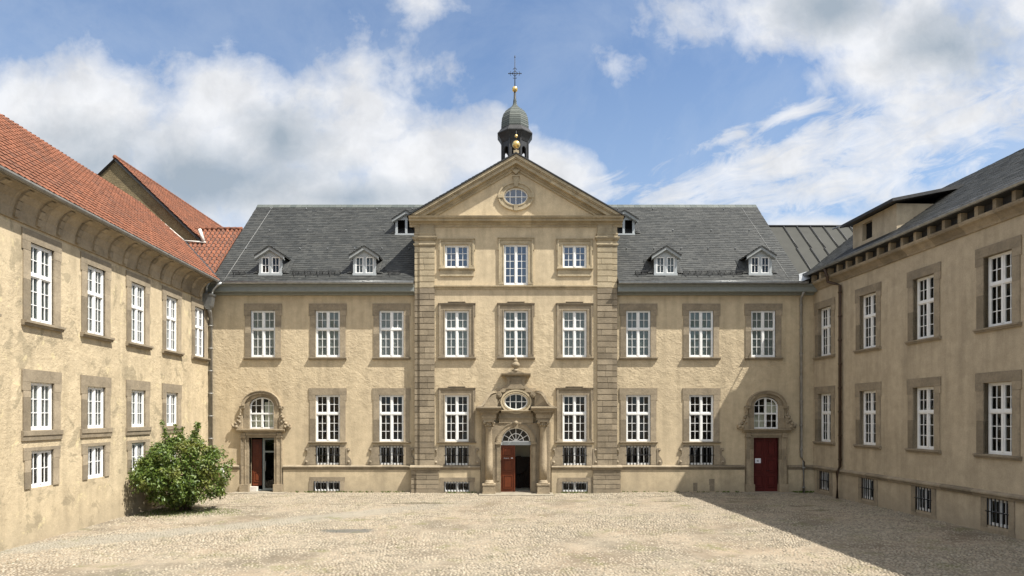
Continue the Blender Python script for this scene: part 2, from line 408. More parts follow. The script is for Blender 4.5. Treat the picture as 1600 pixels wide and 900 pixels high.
CACHE = {}
def cached(key, fn):
    if key not in CACHE: CACHE[key] = fn()
    return CACHE[key]

def win_frame(w, h, rows, cols, split, slim=False):
    """white casement frame; origin bottom centre, front near y=0.05"""
    mb = MB(); hw = w/2; f = .045 if slim else .06; MU = .028 if slim else .043
    y0, y1 = .05, .13
    mb.box(-hw, -hw+f, y0, y1, 0, h); mb.box(hw-f, hw, y0, y1, 0, h)
    mb.box(-hw+f, hw-f, y0, y1, 0, f*1.25); mb.box(-hw+f, hw-f, y0, y1, h-f, h)
    mb.box(-MU, MU, y0-.012, y1, f*1.25, h-f)
    zs = [(f*1.25, h-f)]
    if split:
        zt = h*(1-split); mb.box(-hw+f, -MU, y0-.02, y1, zt-.045, zt+.045); mb.box(MU, hw-f, y0-.02, y1, zt-.045, zt+.045)
        mb.box(-.05, .05, y0-.024, y0-.012, zt-.047, zt+.047)
        zs = [(f*1.25, zt-.045), (zt+.045, h-f)]
    for (za, zb), nr in zip(zs, rows):
        for (xa, xb) in ((-hw+f, -MU), (MU, hw-f)):
            c = .026 if slim else .034; ya, yb = y0+.015, y1-.01
            mb.box(xa, xa+c, ya, yb, za, zb); mb.box(xb-c, xb, ya, yb, za, zb)
            mb.box(xa+c, xb-c, ya, yb, za, za+c); mb.box(xa+c, xb-c, ya, yb, zb-c, zb)
            xa2, xb2, za2, zb2 = xa+c, xb-c, za+c, zb-c; m = .009 if slim else .0115
            for k in range(1, cols):
                xx = xa2+(xb2-xa2)*k/cols; mb.box(xx-m, xx+m, ya+.012, yb-.012, za2, zb2)
            for k in range(1, nr):
                zz = za2+(zb2-za2)*k/nr; mb.box(xa2, xb2, ya+.014, yb-.014, zz-m, zz+m)
    return mb.mesh('window', M['white'])
def win_pane(w, h, mat='glass'):
    mb = MB(); hw = w/2-.03; nx = 4; nz = max(2, round(h/.4))
    for i in range(nx):
        for j in range(nz):
            xa, xb = -hw+2*hw*i/nx, -hw+2*hw*(i+1)/nx; za, zb = .03+(h-.06)*j/nz, .03+(h-.06)*(j+1)/nz
            tx, tz_ = R.uniform(-.0045, .0045), R.uniform(-.0045, .0045)
            mb.quad((xa, .098-tx-tz_, za), (xb, .098+tx-tz_, za), (xb, .098+tx+tz_, zb), (xa, .098-tx+tz_, zb))
    return mb.mesh('pane', M[mat])
def win_curtain(w, h, split=None):
    mb = MB(); hw = w/2-.02; n = 48
    for side in (-1, 1):
        xs = [side*(.012+(hw-.012)*k/(n//2)) for k in range(n//2+1)]
        for k in range(n//2):
            ya = .122+.006*math.sin(k*1.3); yb = .122+.006*math.sin((k+1)*1.3)
            mb.quad((xs[k], ya, .02), (xs[k+1], yb, .02), (xs[k+1], yb, h-.02), (xs[k], ya, h-.02))
    return mb.mesh('curtain', M['curtain'])
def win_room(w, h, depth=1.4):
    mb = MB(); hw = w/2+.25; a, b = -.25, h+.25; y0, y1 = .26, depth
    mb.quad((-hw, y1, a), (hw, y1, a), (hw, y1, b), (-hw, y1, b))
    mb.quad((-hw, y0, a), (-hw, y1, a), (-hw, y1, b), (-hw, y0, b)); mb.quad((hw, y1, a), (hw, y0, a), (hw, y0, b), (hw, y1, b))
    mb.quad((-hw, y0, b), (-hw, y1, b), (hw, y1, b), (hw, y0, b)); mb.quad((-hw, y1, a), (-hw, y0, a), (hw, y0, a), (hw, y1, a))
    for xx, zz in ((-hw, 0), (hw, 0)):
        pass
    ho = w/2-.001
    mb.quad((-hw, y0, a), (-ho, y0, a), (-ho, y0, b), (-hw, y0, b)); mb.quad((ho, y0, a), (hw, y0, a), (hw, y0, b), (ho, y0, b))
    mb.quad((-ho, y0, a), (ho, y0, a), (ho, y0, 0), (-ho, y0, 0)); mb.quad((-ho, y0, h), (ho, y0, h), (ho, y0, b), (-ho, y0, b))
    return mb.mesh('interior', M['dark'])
def grille(w, h, nv, over=.04, hbar=True):
    mb = MB(); hw = w/2
    for k in range(nv):
        xx = -hw+over+(w-2*over)*k/(nv-1); mb.tube([(xx, -.03, -.01), (xx, -.03, h+.02)], .018, 6)
    if hbar: mb.tube([(-hw-.03, -.045, h*.52), (hw+.03, -.045, h*.52)], .018, 6)
    return mb.mesh('grille', M['iron'])

def plain_surround(w, h, jw=.28, lh=.33, ear=.05, sill=True):
    mb = MB(); hw = w/2; y0, y1 = -.035, .16
    mb.box(-hw-jw-ear, hw+jw+ear, y0-.004, y1, h, h+lh)                   # lintel
    mb.box(-hw-jw-ear, -hw, y0-.002, y1, h-.26, h-.004); mb.box(hw, hw+jw+ear, y0-.002, y1, h-.26, h-.004)
    zs = [h-.264, h*.55+R.uniform(-.2, .2), .0]
    for k in range(2):
        mb.box(-hw-jw, -hw, y0, y1, zs[k+1], zs[k]-.004)
    zs = [h-.264, h*.62+R.uniform(-.2, .2), .0]
    for k in range(2):
        mb.box(hw, hw+jw, y0, y1, zs[k+1], zs[k]-.004)
    return mb.mesh('surround', M['stone_trim'])
def sill_mesh(w, over=.33, th=.13, proj=.13):
    mb = MB(); hw = w/2+over
    mb.sweep([(.05, -th), (-proj*.55, -th), (-proj*.7, -th*.55), (-proj, -th*.5), (-proj, -.012), (.05, .004)], -hw, hw)
    return mb.mesh('sill', M['stone_trim'])
def moulded_surround(w, h, jw=.27, top=.3, crown=True):
    mb = MB(); hw = w/2; o = hw+jw
    mb.box(-o, -hw, -.04, .14, 0, h); mb.box(hw, o, -.04, .14, 0, h); mb.box(-o, o, -.04, .14, h+.003, h+top)
    for sx in (-1, 1):
        a, b = sorted((sx*o, sx*(o-.07))); mb.box(a, b, -.085, -.04, .1, h+top)
        a, b = sorted((sx*(o+.05), sx*(o))); mb.box(a, b, -.07, .02, h-.28, h+top+.03)
        a, b = sorted((sx*hw, sx*(hw+.05))); mb.box(a, b, -.06, -.04, .0, h+.05)
        a, b = sorted((sx*(hw-.0), sx*(o+.01))); mb.box(a, b, -.075, -.04, 0, .13)
    mb.box(-o+.07, o-.07, -.085, -.04, h+top-.07, h+top); mb.box(-hw, hw, -.06, -.04, h+.004, h+.05)
    mb.sweep([(.02, h+top), (-.11, h+top), (-.12, h+top+.045), (.02, h+top+.05)], -o-.06, o+.06)
    if crown:
        mb.box(-.38, .38, -.09, .02, h+top+.052, h+top+.085); mb.box(-.42, .42, -.12, .02, h+top+.087, h+top+.115)
    return mb.mesh('surround', M['stone_pale'] if not crown else M['stone_trim'])

def place_window(parent, x, y, z, w, h, rows=(3, 2), cols=2, split=.40, curtain=False, surround=None, sill=None, bars=0, hbar=True, name='window', glass='glass'):
    o = link(cached(('f', w, h, rows, cols, split, bars > 0), lambda: win_frame(w, h, rows, cols, split, bars > 0)), name, parent, (x, y, z))
    link(win_pane(w, h, glass), 'pane', o)
    if curtain: link(cached(('c', w, h), lambda: win_curtain(w, h)), 'curtain', o)
    link(cached(('r', w, h), lambda: win_room(w, h)), 'interior', o)
    if surround: link(surround, 'surround', o)
    if sill: link(sill, 'sill', o)
    if bars: link(cached(('g', w, h, bars, hbar), lambda: grille(w, h, bars, hbar=hbar)), 'grille', o)
    return o

def slates(mb, org, U, V, W, length_fn, vlen, sw=.26, ex=.185, skew=.05, skip=None, lift=.012, jit=.012):
    """overlapping slate rows; org + u*U + v*V, W = outward normal; each slate an island"""
    org, U, V, W = Vector(org), Vector(U), Vector(V), Vector(W)
    nrow = int(vlen/ex)+2
    for r in range(nrow):
        v = r*ex
        u0, u1 = length_fn(max(min(v, vlen), 0))
        n = int((u1-u0)/sw)+2
        off = (r % 2)*sw*.5+R.uniform(-.04, .04)-sw
        for k in range(n+1):
            a = u0+off+k*sw; b = a+sw-.006
            a = max(a, u0); b = min(b, u1)
            if b-a < .03: continue
            vm = v+skew*(a-u0)
            vm -= (skew*(u1-u0))*.5
            vm0 = vm+R.uniform(-jit, jit)
            top = vm+ex*1.35
            if vm0 < 0: vm0 = 0
            if top > vlen: top = vlen
            if top-vm0 < .03: continue
            if skip and skip((a+b)/2, vm0+ex*.5): continue
            l0 = lift+.012+R.uniform(-.003, .005); l1 = lift-.006
            A = org+U*a+V*vm0+W*l0; B = org+U*b+V*(vm0+R.uniform(-.012, .012) if vm0 > 0 else vm0)+W*(l0+R.uniform(-.003, .003)); C = org+U*b+V*top+W*l1; Dd = org+U*a+V*top+W*l1
            A2 = A-W*.022; B2 = B-W*.022
            mb.add([A, B, C, Dd, A2, B2], [(0, 1, 2, 3), (0, 4, 5, 1)])
    # very low rows below zero are filled by clamping

def pantiles(mb, org, U, V, W, length_fn, vlen, tw=.24, ex=.33, clip=None):
    org, U, V, W = Vector(org), Vector(U), Vector(V), Vector(W)
    for r in range(int(vlen/ex)+1):
        v = r*ex; top = min(v+ex*1.12, vlen); u0, u1 = length_fn(v)
        if top-v < .05: continue
        for k in range(int((u1-u0)/tw)+1):
            a = u0+k*tw; b = min(a+tw, u1)
            if b-a < .04: continue
            if clip and not clip(org+U*((a+b)/2)+V*(v+ex/2)): continue
            vj = v+R.uniform(-.012, .012); vs = []; fs = []
            lj = R.uniform(-.004, .006)
            for q in range(6):
                uu = a+(b-a)*q/5; hh = .05*math.sin(2*math.pi*q/5*.92+.4)
                vs += [org+U*uu+V*vj+W*(.05+hh+lj), org+U*uu+V*top+W*(.015+hh), org+U*uu+V*vj+W*(.022+hh+lj)]
            for q in range(5):
                i = q*3; fs += [(i, i+3, i+4, i+1), (i, i+2, i+5, i+3)]
            mb.add(vs, fs)

# ================================================================== MAIN BUILDING
main = thing('palace_building', 'long beige stucco building with slate roof, tall central pediment and bell turret', 'building')
YR = -.26
HW, HR = 1.19, 1.16
XLu = [-12.34, -9.18, -6.07, 5.98, 9.05, 12.08]
XLl = [-9.18, -6.07, 5.98, 9.06]
XR = [-2.86, 0.0, 2.84]
DOORS = [(-12.39), (12.20)]
up = (6.595, 2.28); lo = (2.47, 2.28); ba = (1.345, .905); ti = (.06, .48)
# ---- walls
for (xa, xb) in ((-14.94, -4.9), (4.9, 14.56)):
    holes = [(x-HW/2, x+HW/2, up[0], up[0]+up[1]) for x in XLu if xa < x < xb]
    holes += [(x-HW/2, x+HW/2, lo[0], lo[0]+lo[1]) for x in XLl if xa < x < xb]
    holes += [(x-HW/2, x+HW/2, ba[0], ba[0]+ba[1]) for x in XLl if xa < x < xb]
    holes += [(x-.64, x+.64, ti[0], ti[0]+ti[1]) for x in (-9.2,) if xa < x < xb]
    for dx in DOORS:
        if xa < dx < xb: holes += [(dx-.62, dx+.62, -.2, 2.66), (dx-.62, dx+.62, 3.06, 4.66)]
    mb = MB(); wall_grid(mb, xa, xb, -.2, 10.1, 0, holes)
    mb.build('wall', M['stucco'], main)
    mb = MB(); mb.quad((xa, 11, -.2), (xb, 11, -.2), (xb, 11, 10.1), (xa, 11, 10.1)); mb.build('rear_wall', M['stucco_top'], main)
    # plinth in front of the wall, between doors
    segs = [(xa, xb)]
    for dx in DOORS:
        if xa < dx < xb: segs = [(xa, dx-1.06), (dx+1.06, xb)]
    for a, b in segs:
        mb = MB(); ms = MB()
        hs = [(x-.64, x+.64, ti[0], ti[0]+ti[1]) for x in (-9.2,) if a < x < b]
        wall_grid(mb, a, b, -.2, 1.13, -.09, hs, .2)
        for e in (a, b): mb.quad((e, -.09, -.2), (e, 0, -.2), (e, 0, 1.13), (e, -.09, 1.13))
        n = max(1, round((b-a)/1.5))
        for k in range(n):
            p, q = a+(b-a)*k/n, a+(b-a)*(k+1)/n-.006
            ms.sweep([(.0, 1.10), (-.10, 1.10), (-.105, 1.17), (-.15, 1.20), (-.17, 1.25), (-.15, 1.29), (0, 1.335)], p, q)
        mb.build('plinth', M['plinth'], main); ms.build('plinth_moulding', M['stone'], main)

# gable end walls and back, so the body is closed
mb = MB()
for xx in (-14.62, 13.78):
    mb.add([(xx, 0, 0), (xx, 11, 0), (xx, 11, 10.1), (xx, 5.3, 15.6), (xx, 0, 10.1)], [(0, 1, 2, 3, 4)])
mb.build('gable_wall', M['stucco_top'], main)

# risalit wall
hR = []
for x in XR:
    hR.append((x-HR/2, x+HR/2, 6.57, 8.83))
    if x: hR += [(x-HR/2, x+HR/2, 2.48, 4.74), (x-HR/2, x+HR/2, 10.88, 12.0), (x-HR/2, x+HR/2, ba[0], ba[0]+ba[1]), (x-.62, x+.62, ti[0], ti[0]+ti[1])]
    else: hR += [(x-HR/2, x+HR/2, 10.07, 12.03), (-.56, .56, 3.98, 4.82), (-.70, .70, -.2, 3.16)]
mb = MB(); wall_grid(mb, -4.7, 4.7, -.2, 9.97, YR, hR, .3); mb.build('wall', M['stucco'], main)
mb = MB(); wall_grid(mb, -4.7, 4.7, 9.97, 13.3, YR, hR, .3)
# tympanum with oval hole
outer = [Vector((-5.1, 13.3, 0)), Vector((5.1, 13.3, 0)), Vector((0, 16.15, 0))]
OVC = (0.0, 3.72+(650-307)*.03099)
hole = [Vector((OVC[0]+.70*math.cos(a), OVC[1]+.54*math.sin(a), 0)) for a in [2*math.pi*k/32 for k in range(32)]]
pts = outer+hole
for tri in tessellate_polygon([outer, hole]):
    mb.add([(pts[i].x, YR, pts[i].y) for i in tri], [(0, 1, 2)])
for sx in (-1, 1):                                   # flanks of the projecting block
    mb.quad((sx*4.9, YR+.01, -.2), (sx*4.9, 4.5, -.2), (sx*4.9, 4.5, 13.2), (sx*4.9, YR+.01, 13.2))
mb.build('wall', M['stucco_top'], main)
# plinth of risalit
for sx in (-1, 1):
    mb = MB(); ms = MB()
    a, b = sorted((sx*1.72, sx*3.9))
    wall_grid(mb, a, b, -.2, 1.13, YR-.09, [(sx*2.85-.62, sx*2.85+.62, ti[0], ti[0]+ti[1])], .2)
    for e in (a, b): mb.quad((e, YR-.09, -.2), (e, YR, -.2), (e, YR, 1.13), (e, YR-.09, 1.13))
    for k in range(2):
        p, q = a+(b-a)*k/2, a+(b-a)*(k+1)/2-.006
        ms.sweep([(YR, 1.10), (YR-.10, 1.10), (YR-.105, 1.17), (YR-.15, 1.20), (YR-.17, 1.25), (YR-.15, 1.29), (YR, 1.335)], p, q)
    mb.build('plinth', M['plinth'], main); ms.build('plinth_moulding', M['stone'], main)

mb = MB(); mb.box(8.63, 8.84, -.094, -.05, .06, .47); mb.build('stone_patch', M['stone'], main)
mb = MB(); mb.box(9.41, 9.67, -.094, -.05, .36, .66); mb.box(9.43, 9.67, -.095, -.05, .06, .352); mb.build('stone_patch', M['stone'], main)
# ---- windows of the wings
sl = sill_mesh(HW)
for i, x in enumerate(XLu):
    place_window(main, x, 0, up[0], HW, up[1], curtain=True, surround=plain_surround(HW, up[1]), sill=sl)
def apron(w, h, y0=-.05):
    mb = MB(); hw = w/2
    for sx in (-1, 1):
        a, b = sorted((sx*hw, sx*(hw+.30))); mb.box(a, b, y0, .1, 0.0, h+.03)
        o = hw+.304
        poly = [(0, 0), (.24, 0), (.27, .10), (.25, .24), (.17, .36), (.09, .46), (.07, .60), (.09, .66), (.15, .66), (.19, .72), (.17, .80), (.10, .83), (0, .80)]
        pl = [(sx*(o+px), pz) for px, pz in poly]
        if sx < 0: pl = pl[::-1]
        mb.prism(pl, -.075, .02)
        mb.ball((sx*(o+.12), -.06, .735), .05, 10); mb.ball((sx*(o+.13), -.04, .14), .08, 10)
    mb.box(-hw, hw, y0+.01, .1, h, h+.05)
    return mb.mesh('surround', M['stone_trim'])
ap = apron(HW, ba[1]); slo = sill_mesh(HW, .34, .08, .12)
for x in XLl:
    place_window(main, x, 0, lo[0], HW, lo[1], surround=plain_surround(HW, lo[1]), sill=slo)
    place_window(main, x, 0, ba[0], HW, ba[1], rows=(2,), split=None, surround=ap, bars=8)
def tiny_surround(w, h):
    mb = MB(); hw = w/2
    mb.box(-hw-.2, hw+.25, -.02, .1, h, h+.21); mb.box(-hw-.24, -hw, -.02, .1, -.05, h-.004); mb.box(hw, hw+.22, -.02, .1, -.05, h-.004)
    return mb.mesh('surround', M['stone_trim'])
tsu = tiny_surround(1.28, ti[1])
place_window(main, -9.2, -.09, ti[0], 1.28, ti[1], rows=(1,), split=None, surround=tsu, bars=9, hbar=False)
tsr = tiny_surround(1.24, ti[1])
for x in (-2.85, 2.85):
    place_window(main, x, YR-.09, ti[0], 1.24, ti[1], rows=(1,), split=None, surround=tsr, bars=9, hbar=False)
# ---- windows of the risalit
slr = sill_mesh(HR, .34, .12, .14)
apr = apron(HR, ba[1])
ms2 = moulded_surround(HR, 2.26)
for x in XR:
    place_window(main, x, YR, 6.57, HR, 2.26, curtain=True, surround=ms2, sill=slr)
    if x:
        place_window(main, x, YR, 2.48, HR, 2.26, surround=ms2, sill=cached('slr2', lambda: sill_mesh(HR, .36, .08, .12)))
        place_window(main, x, YR, ba[0], HR, ba[1], rows=(2,), split=None, surround=apr, bars=8)
        o = place_window(main, x, YR, 10.88, HR, 1.12, rows=(3,), split=None, glass='glass_sky', surround=cached('ms3', lambda: moulded_surround(HR, 1.12, .25, .25, False)))
        mb = MB(); hw = HR/2+.3
        mb.sweep([(.02, -.1), (-.1, -.1), (-.14, -.05), (-.14, -.01), (.05, .003)], -hw, hw); mb.box(-hw+.06, hw-.06, -.06, .02, -.40, -.1)
        mb.build('sill', M['stone_pale'], o)
place_window(main, 0, YR, 10.07, HR, 1.96, rows=(5,), split=None, glass='glass_sky', surround=cached('ms4', lambda: moulded_surround(HR, 1.96, .25, .27, False)))
# string course
mb = MB()
for k in range(5):
    a, b = -3.93+7.86*k/5, -3.93+7.86*(k+1)/5-.006
    mb.sweep([(YR+.02, 9.86), (YR-.04, 9.86), (YR-.05, 9.93), (YR-.13, 9.97), (YR-.13, 10.03), (YR+.02, 10.05)], a, b)
mb.build('string_course', M['stone_pale'], main)

# ---- oval windows
def ell(cx, cz, rx, rz, n=40): return [(cx+rx*math.cos(2*math.pi*k/n), cz+rz*math.sin(2*math.pi*k/n)) for k in range(n)]
def oval_window(cx, cz, rx, rz, y, mats, depth=.12, key=True, curtain=False, ox=.26, oz=.24):
    fr = MB(); fr.ring(ell(0, 0, rx, rz), ell(0, 0, rx-.055, rz-.055), .04, .12)
    for xx in (-rx*.49, 0, rx*.49):
        hz = rz*math.sqrt(max(0, 1-(xx/rx)**2))-.03; fr.box(xx-.016, xx+.016, .05, .105, -hz, hz)
    fr.box(-rx+.04, rx-.04, .053, .102, -.016, .016)
    o = fr.build('oval_window', M['white'], main, (cx, y, cz))
    g = MB(); e = ell(0, 0, rx-.02, rz-.02); g.add([(a, .09, b) for a, b in e], [tuple(range(len(e)))]); g.build('pane', M['glass_sky' if cz > 8 else 'glass'], o)
    link(win_room(rx*2, rz*2, 1.0), 'interior', o, (0, 0, -rz))
    if curtain: link(win_curtain(rx*2, rz*2), 'curtain', o, (0, 0, -rz))
    s = MB(); s.ring(ell(0, 0, rx+ox, rz+oz), ell(0, 0, rx-.005, rz-.005), -.06, .12)
    s.ring(ell(0, 0, rx+ox+.03, rz+oz+.03), ell(0, 0, rx+ox-.05, rz+oz-.05), -.10, .0)
    s.ring(ell(0, 0, rx+.06, rz+.06), ell(0, 0, rx+.01, rz+.01), -.085, -.05)
    if key:
        s.prism([(-.10, rz+.02), (.10, rz+.02), (.14, rz+.50), (-.14, rz+.50)], -.14, .0); s.box(-.17, .17, -.17, 0, rz+.502, rz+.56)
        s.box(-.10, .10, -.13, 0, -rz-oz-.05, -rz+.0); s.box(-rx-ox-.04, -rx-.03, -.12, 0, -.09, .09); s.box(rx+.03, rx+ox+.04, -.12, 0, -.09, .09)
    s.build('surround', mats, o)
    return o
oval_window(OVC[0], OVC[1], .575, .42, YR, M['stone_pale'])

# ---- giant rusticated pilasters
for sx in (-1, 1):
    mb = ml = MB(); mu = MB(); k = 0
    def cbox(a, b, y0, y1, z0, z1):
        a, b = sorted((sx*a, sx*b)); mb.box(a, b, y0, y1, z0, z1)
    ztop = 11.93; nc = 37; ch = (ztop-1.34)/nc
    cbox(3.945, 4.635, YR-.06, 0, 1.2, 9.9); cbox(4.64, 4.885, YR-.005, 0, 1.2, 9.9); mb = mu; cbox(3.945, 4.635, YR-.06, 0, 9.903, 13.0); cbox(4.64, 4.885, YR-.005, 0, 9.903, 13.0); mb = ml
    while k < nc:
        za, zb = 1.34+k*ch, 1.34+(k+1)*ch-.036
        mb = ml if zb < 9.95 else mu
        if k % 3 == 1 or R.random() < .2:
            m = R.uniform(4.1, 4.5); cbox(3.93, m-.006, YR-.10, YR-.02, za, zb); cbox(m+.006, 4.65, YR-.10, YR-.02, za, zb)
        else: cbox(3.93, 4.65, YR-.10, YR-.02, za, zb)
        cbox(4.656, 4.9, YR-.035, 0.02, za, zb)
        k += 1
    mb = ml
    mb.build('pilaster', M['stone'], main)
    mu.build('pilaster', M['stone_pale'], main)
    cp = MB(); mb = cp                                # capital and frieze block
    for (e, z0, z1) in ((.03, 11.94, 11.99), (.05, 11.99, 12.06), (.0, 12.06, 12.22), (.05, 12.22, 12.27), (.09, 12.27, 12.33), (.11, 12.33, 12.37), (.02, 12.37, 12.50), (.04, 12.5, 12.56), (.0, 12.56, 12.97)):
        cbox(3.93-e, 4.65+e*.6, YR-.10-e, 0, z0, z1-.004); cbox(4.65+e*.6+.002, 4.9+e, YR-.03-e, .0, z0, z1-.004)
    cp.build('capital', M['stone_pale'], main)
    mb = MB()                                         # pedestal
    for k in range(5):
        za, zb = -.15 if k == 0 else .0+k*.22, (k+1)*.22-.022
        if k == 4: zb = 1.09
        if k in (1, 3): cbox(3.72, 4.3, YR-.17, 0, za, zb); cbox(4.312, 4.80, YR-.17, 0, za, zb)
        else: cbox(3.72, 4.80, YR-.17, 0, za, zb)
        cbox(4.806, 5.06, YR-.10, .0, za, zb)
    mb.build('pedestal', M['stone'], main)
    mb = MB()
    a, b = sorted((sx*3.66, sx*4.86)); mb.sweep([(0, 1.10), (YR-.18, 1.10), (YR-.19, 1.17), (YR-.24, 1.20), (YR-.26, 1.25), (YR-.24, 1.29), (YR-.10, 1.34), (0, 1.34)], a, b)
    a, b = sorted((sx*4.862, sx*5.12)); mb.sweep([(0, 1.10), (YR-.11, 1.10), (YR-.12, 1.17), (YR-.17, 1.20), (YR-.19, 1.25), (YR-.17, 1.29), (YR-.03, 1.34), (0, 1.34)], a, b)
    mb.build('plinth_moulding', M['stone'], main)

# ---- pediment
ZA, SL, ZB = 16.22, .576, 13.30
mb = MB(); n = 7
prof = [(YR+.02, 12.86), (YR-.04, 12.86), (YR-.06, 12.95), (YR-.12, 12.98), (YR-.14, 13.06), (YR-.33, 13.08), (YR-.34, 13.18), (YR-.42, 13.20), (YR-.46, 13.29), (YR+.02, 13.34)]
for k in range(n):
    a, b = -5.14+10.28*k/n, -5.14+10.28*(k+1)/n-(.006 if k < n-1 else 0); mb.sweep(prof, a, b)
mb.build('cornice', M['stone_pale'], main)
mb = MB()
for sx in (-1, 1):
    for dv0, dv1, pr in ((0.0, .14, .47), (.143, .20, .42), (.203, .38, .36), (.383, .50, .14), (.503, .62, .08)):
        x0 = lambda z, dv: (ZA-dv-z)/SL
        nb = 8
        for k in range(nb):
            f0, f1 = k/nb, (k+1)/nb-(.0012 if k < nb-1 else 0)
            za0 = ZA-dv0; za1 = ZA-dv1; e0 = x0(ZB+.03, dv0); e1 = x0(ZB+.03, dv1)
            pts4 = [(sx*e0*f0, za0-SL*e0*f0), (sx*e0*f1, za0-SL*e0*f1), (sx*e1*f1, za1-SL*e1*f1), (sx*e1*f0, za1-SL*e1*f0)]
            mb.prism(pts4, YR-pr, YR+.02)
mb.prism([(-.22, ZA-.62), (.22, ZA-.62), (0, ZA-.85)], YR-.16, YR+.02)
mb.build('pediment', M['stone_pale'], main)
# risalit roof (two slopes) behind the gable
mb = MB()
def rroof(yA, yB, t, o, mbb):
    for sx in (-1, 1):
        e = 5.22
        mbb.prism([(0, ZA+t), (sx*e, ZA+t-SL*e), (sx*e, ZA+t-SL*e-.06), (0, ZA+t-.06)], yA, yB)
rroof(YR-.52, 10.5, .075, 0, mb)
o = mb.build('roof', M['slate_dark'], main)
mb = MB()
for sx in (-1, 1):
    ln = math.hypot(1, SL)
    slates(mb, (0, 10.5 if sx < 0 else YR-.50, ZA+.08) if False else (sx*5.22, YR-.5 if sx < 0 else 10.5, ZA+.078-SL*5.22), (0, 1 if sx < 0 else -1, 0), (-sx/ln, 0, SL/ln), (sx*SL/ln, 0, 1/ln), lambda v: (0, 11.0), 5.22*ln, sw=.3, ex=.2, skew=0)
mb.build('slate_covering', M['slate'], o)

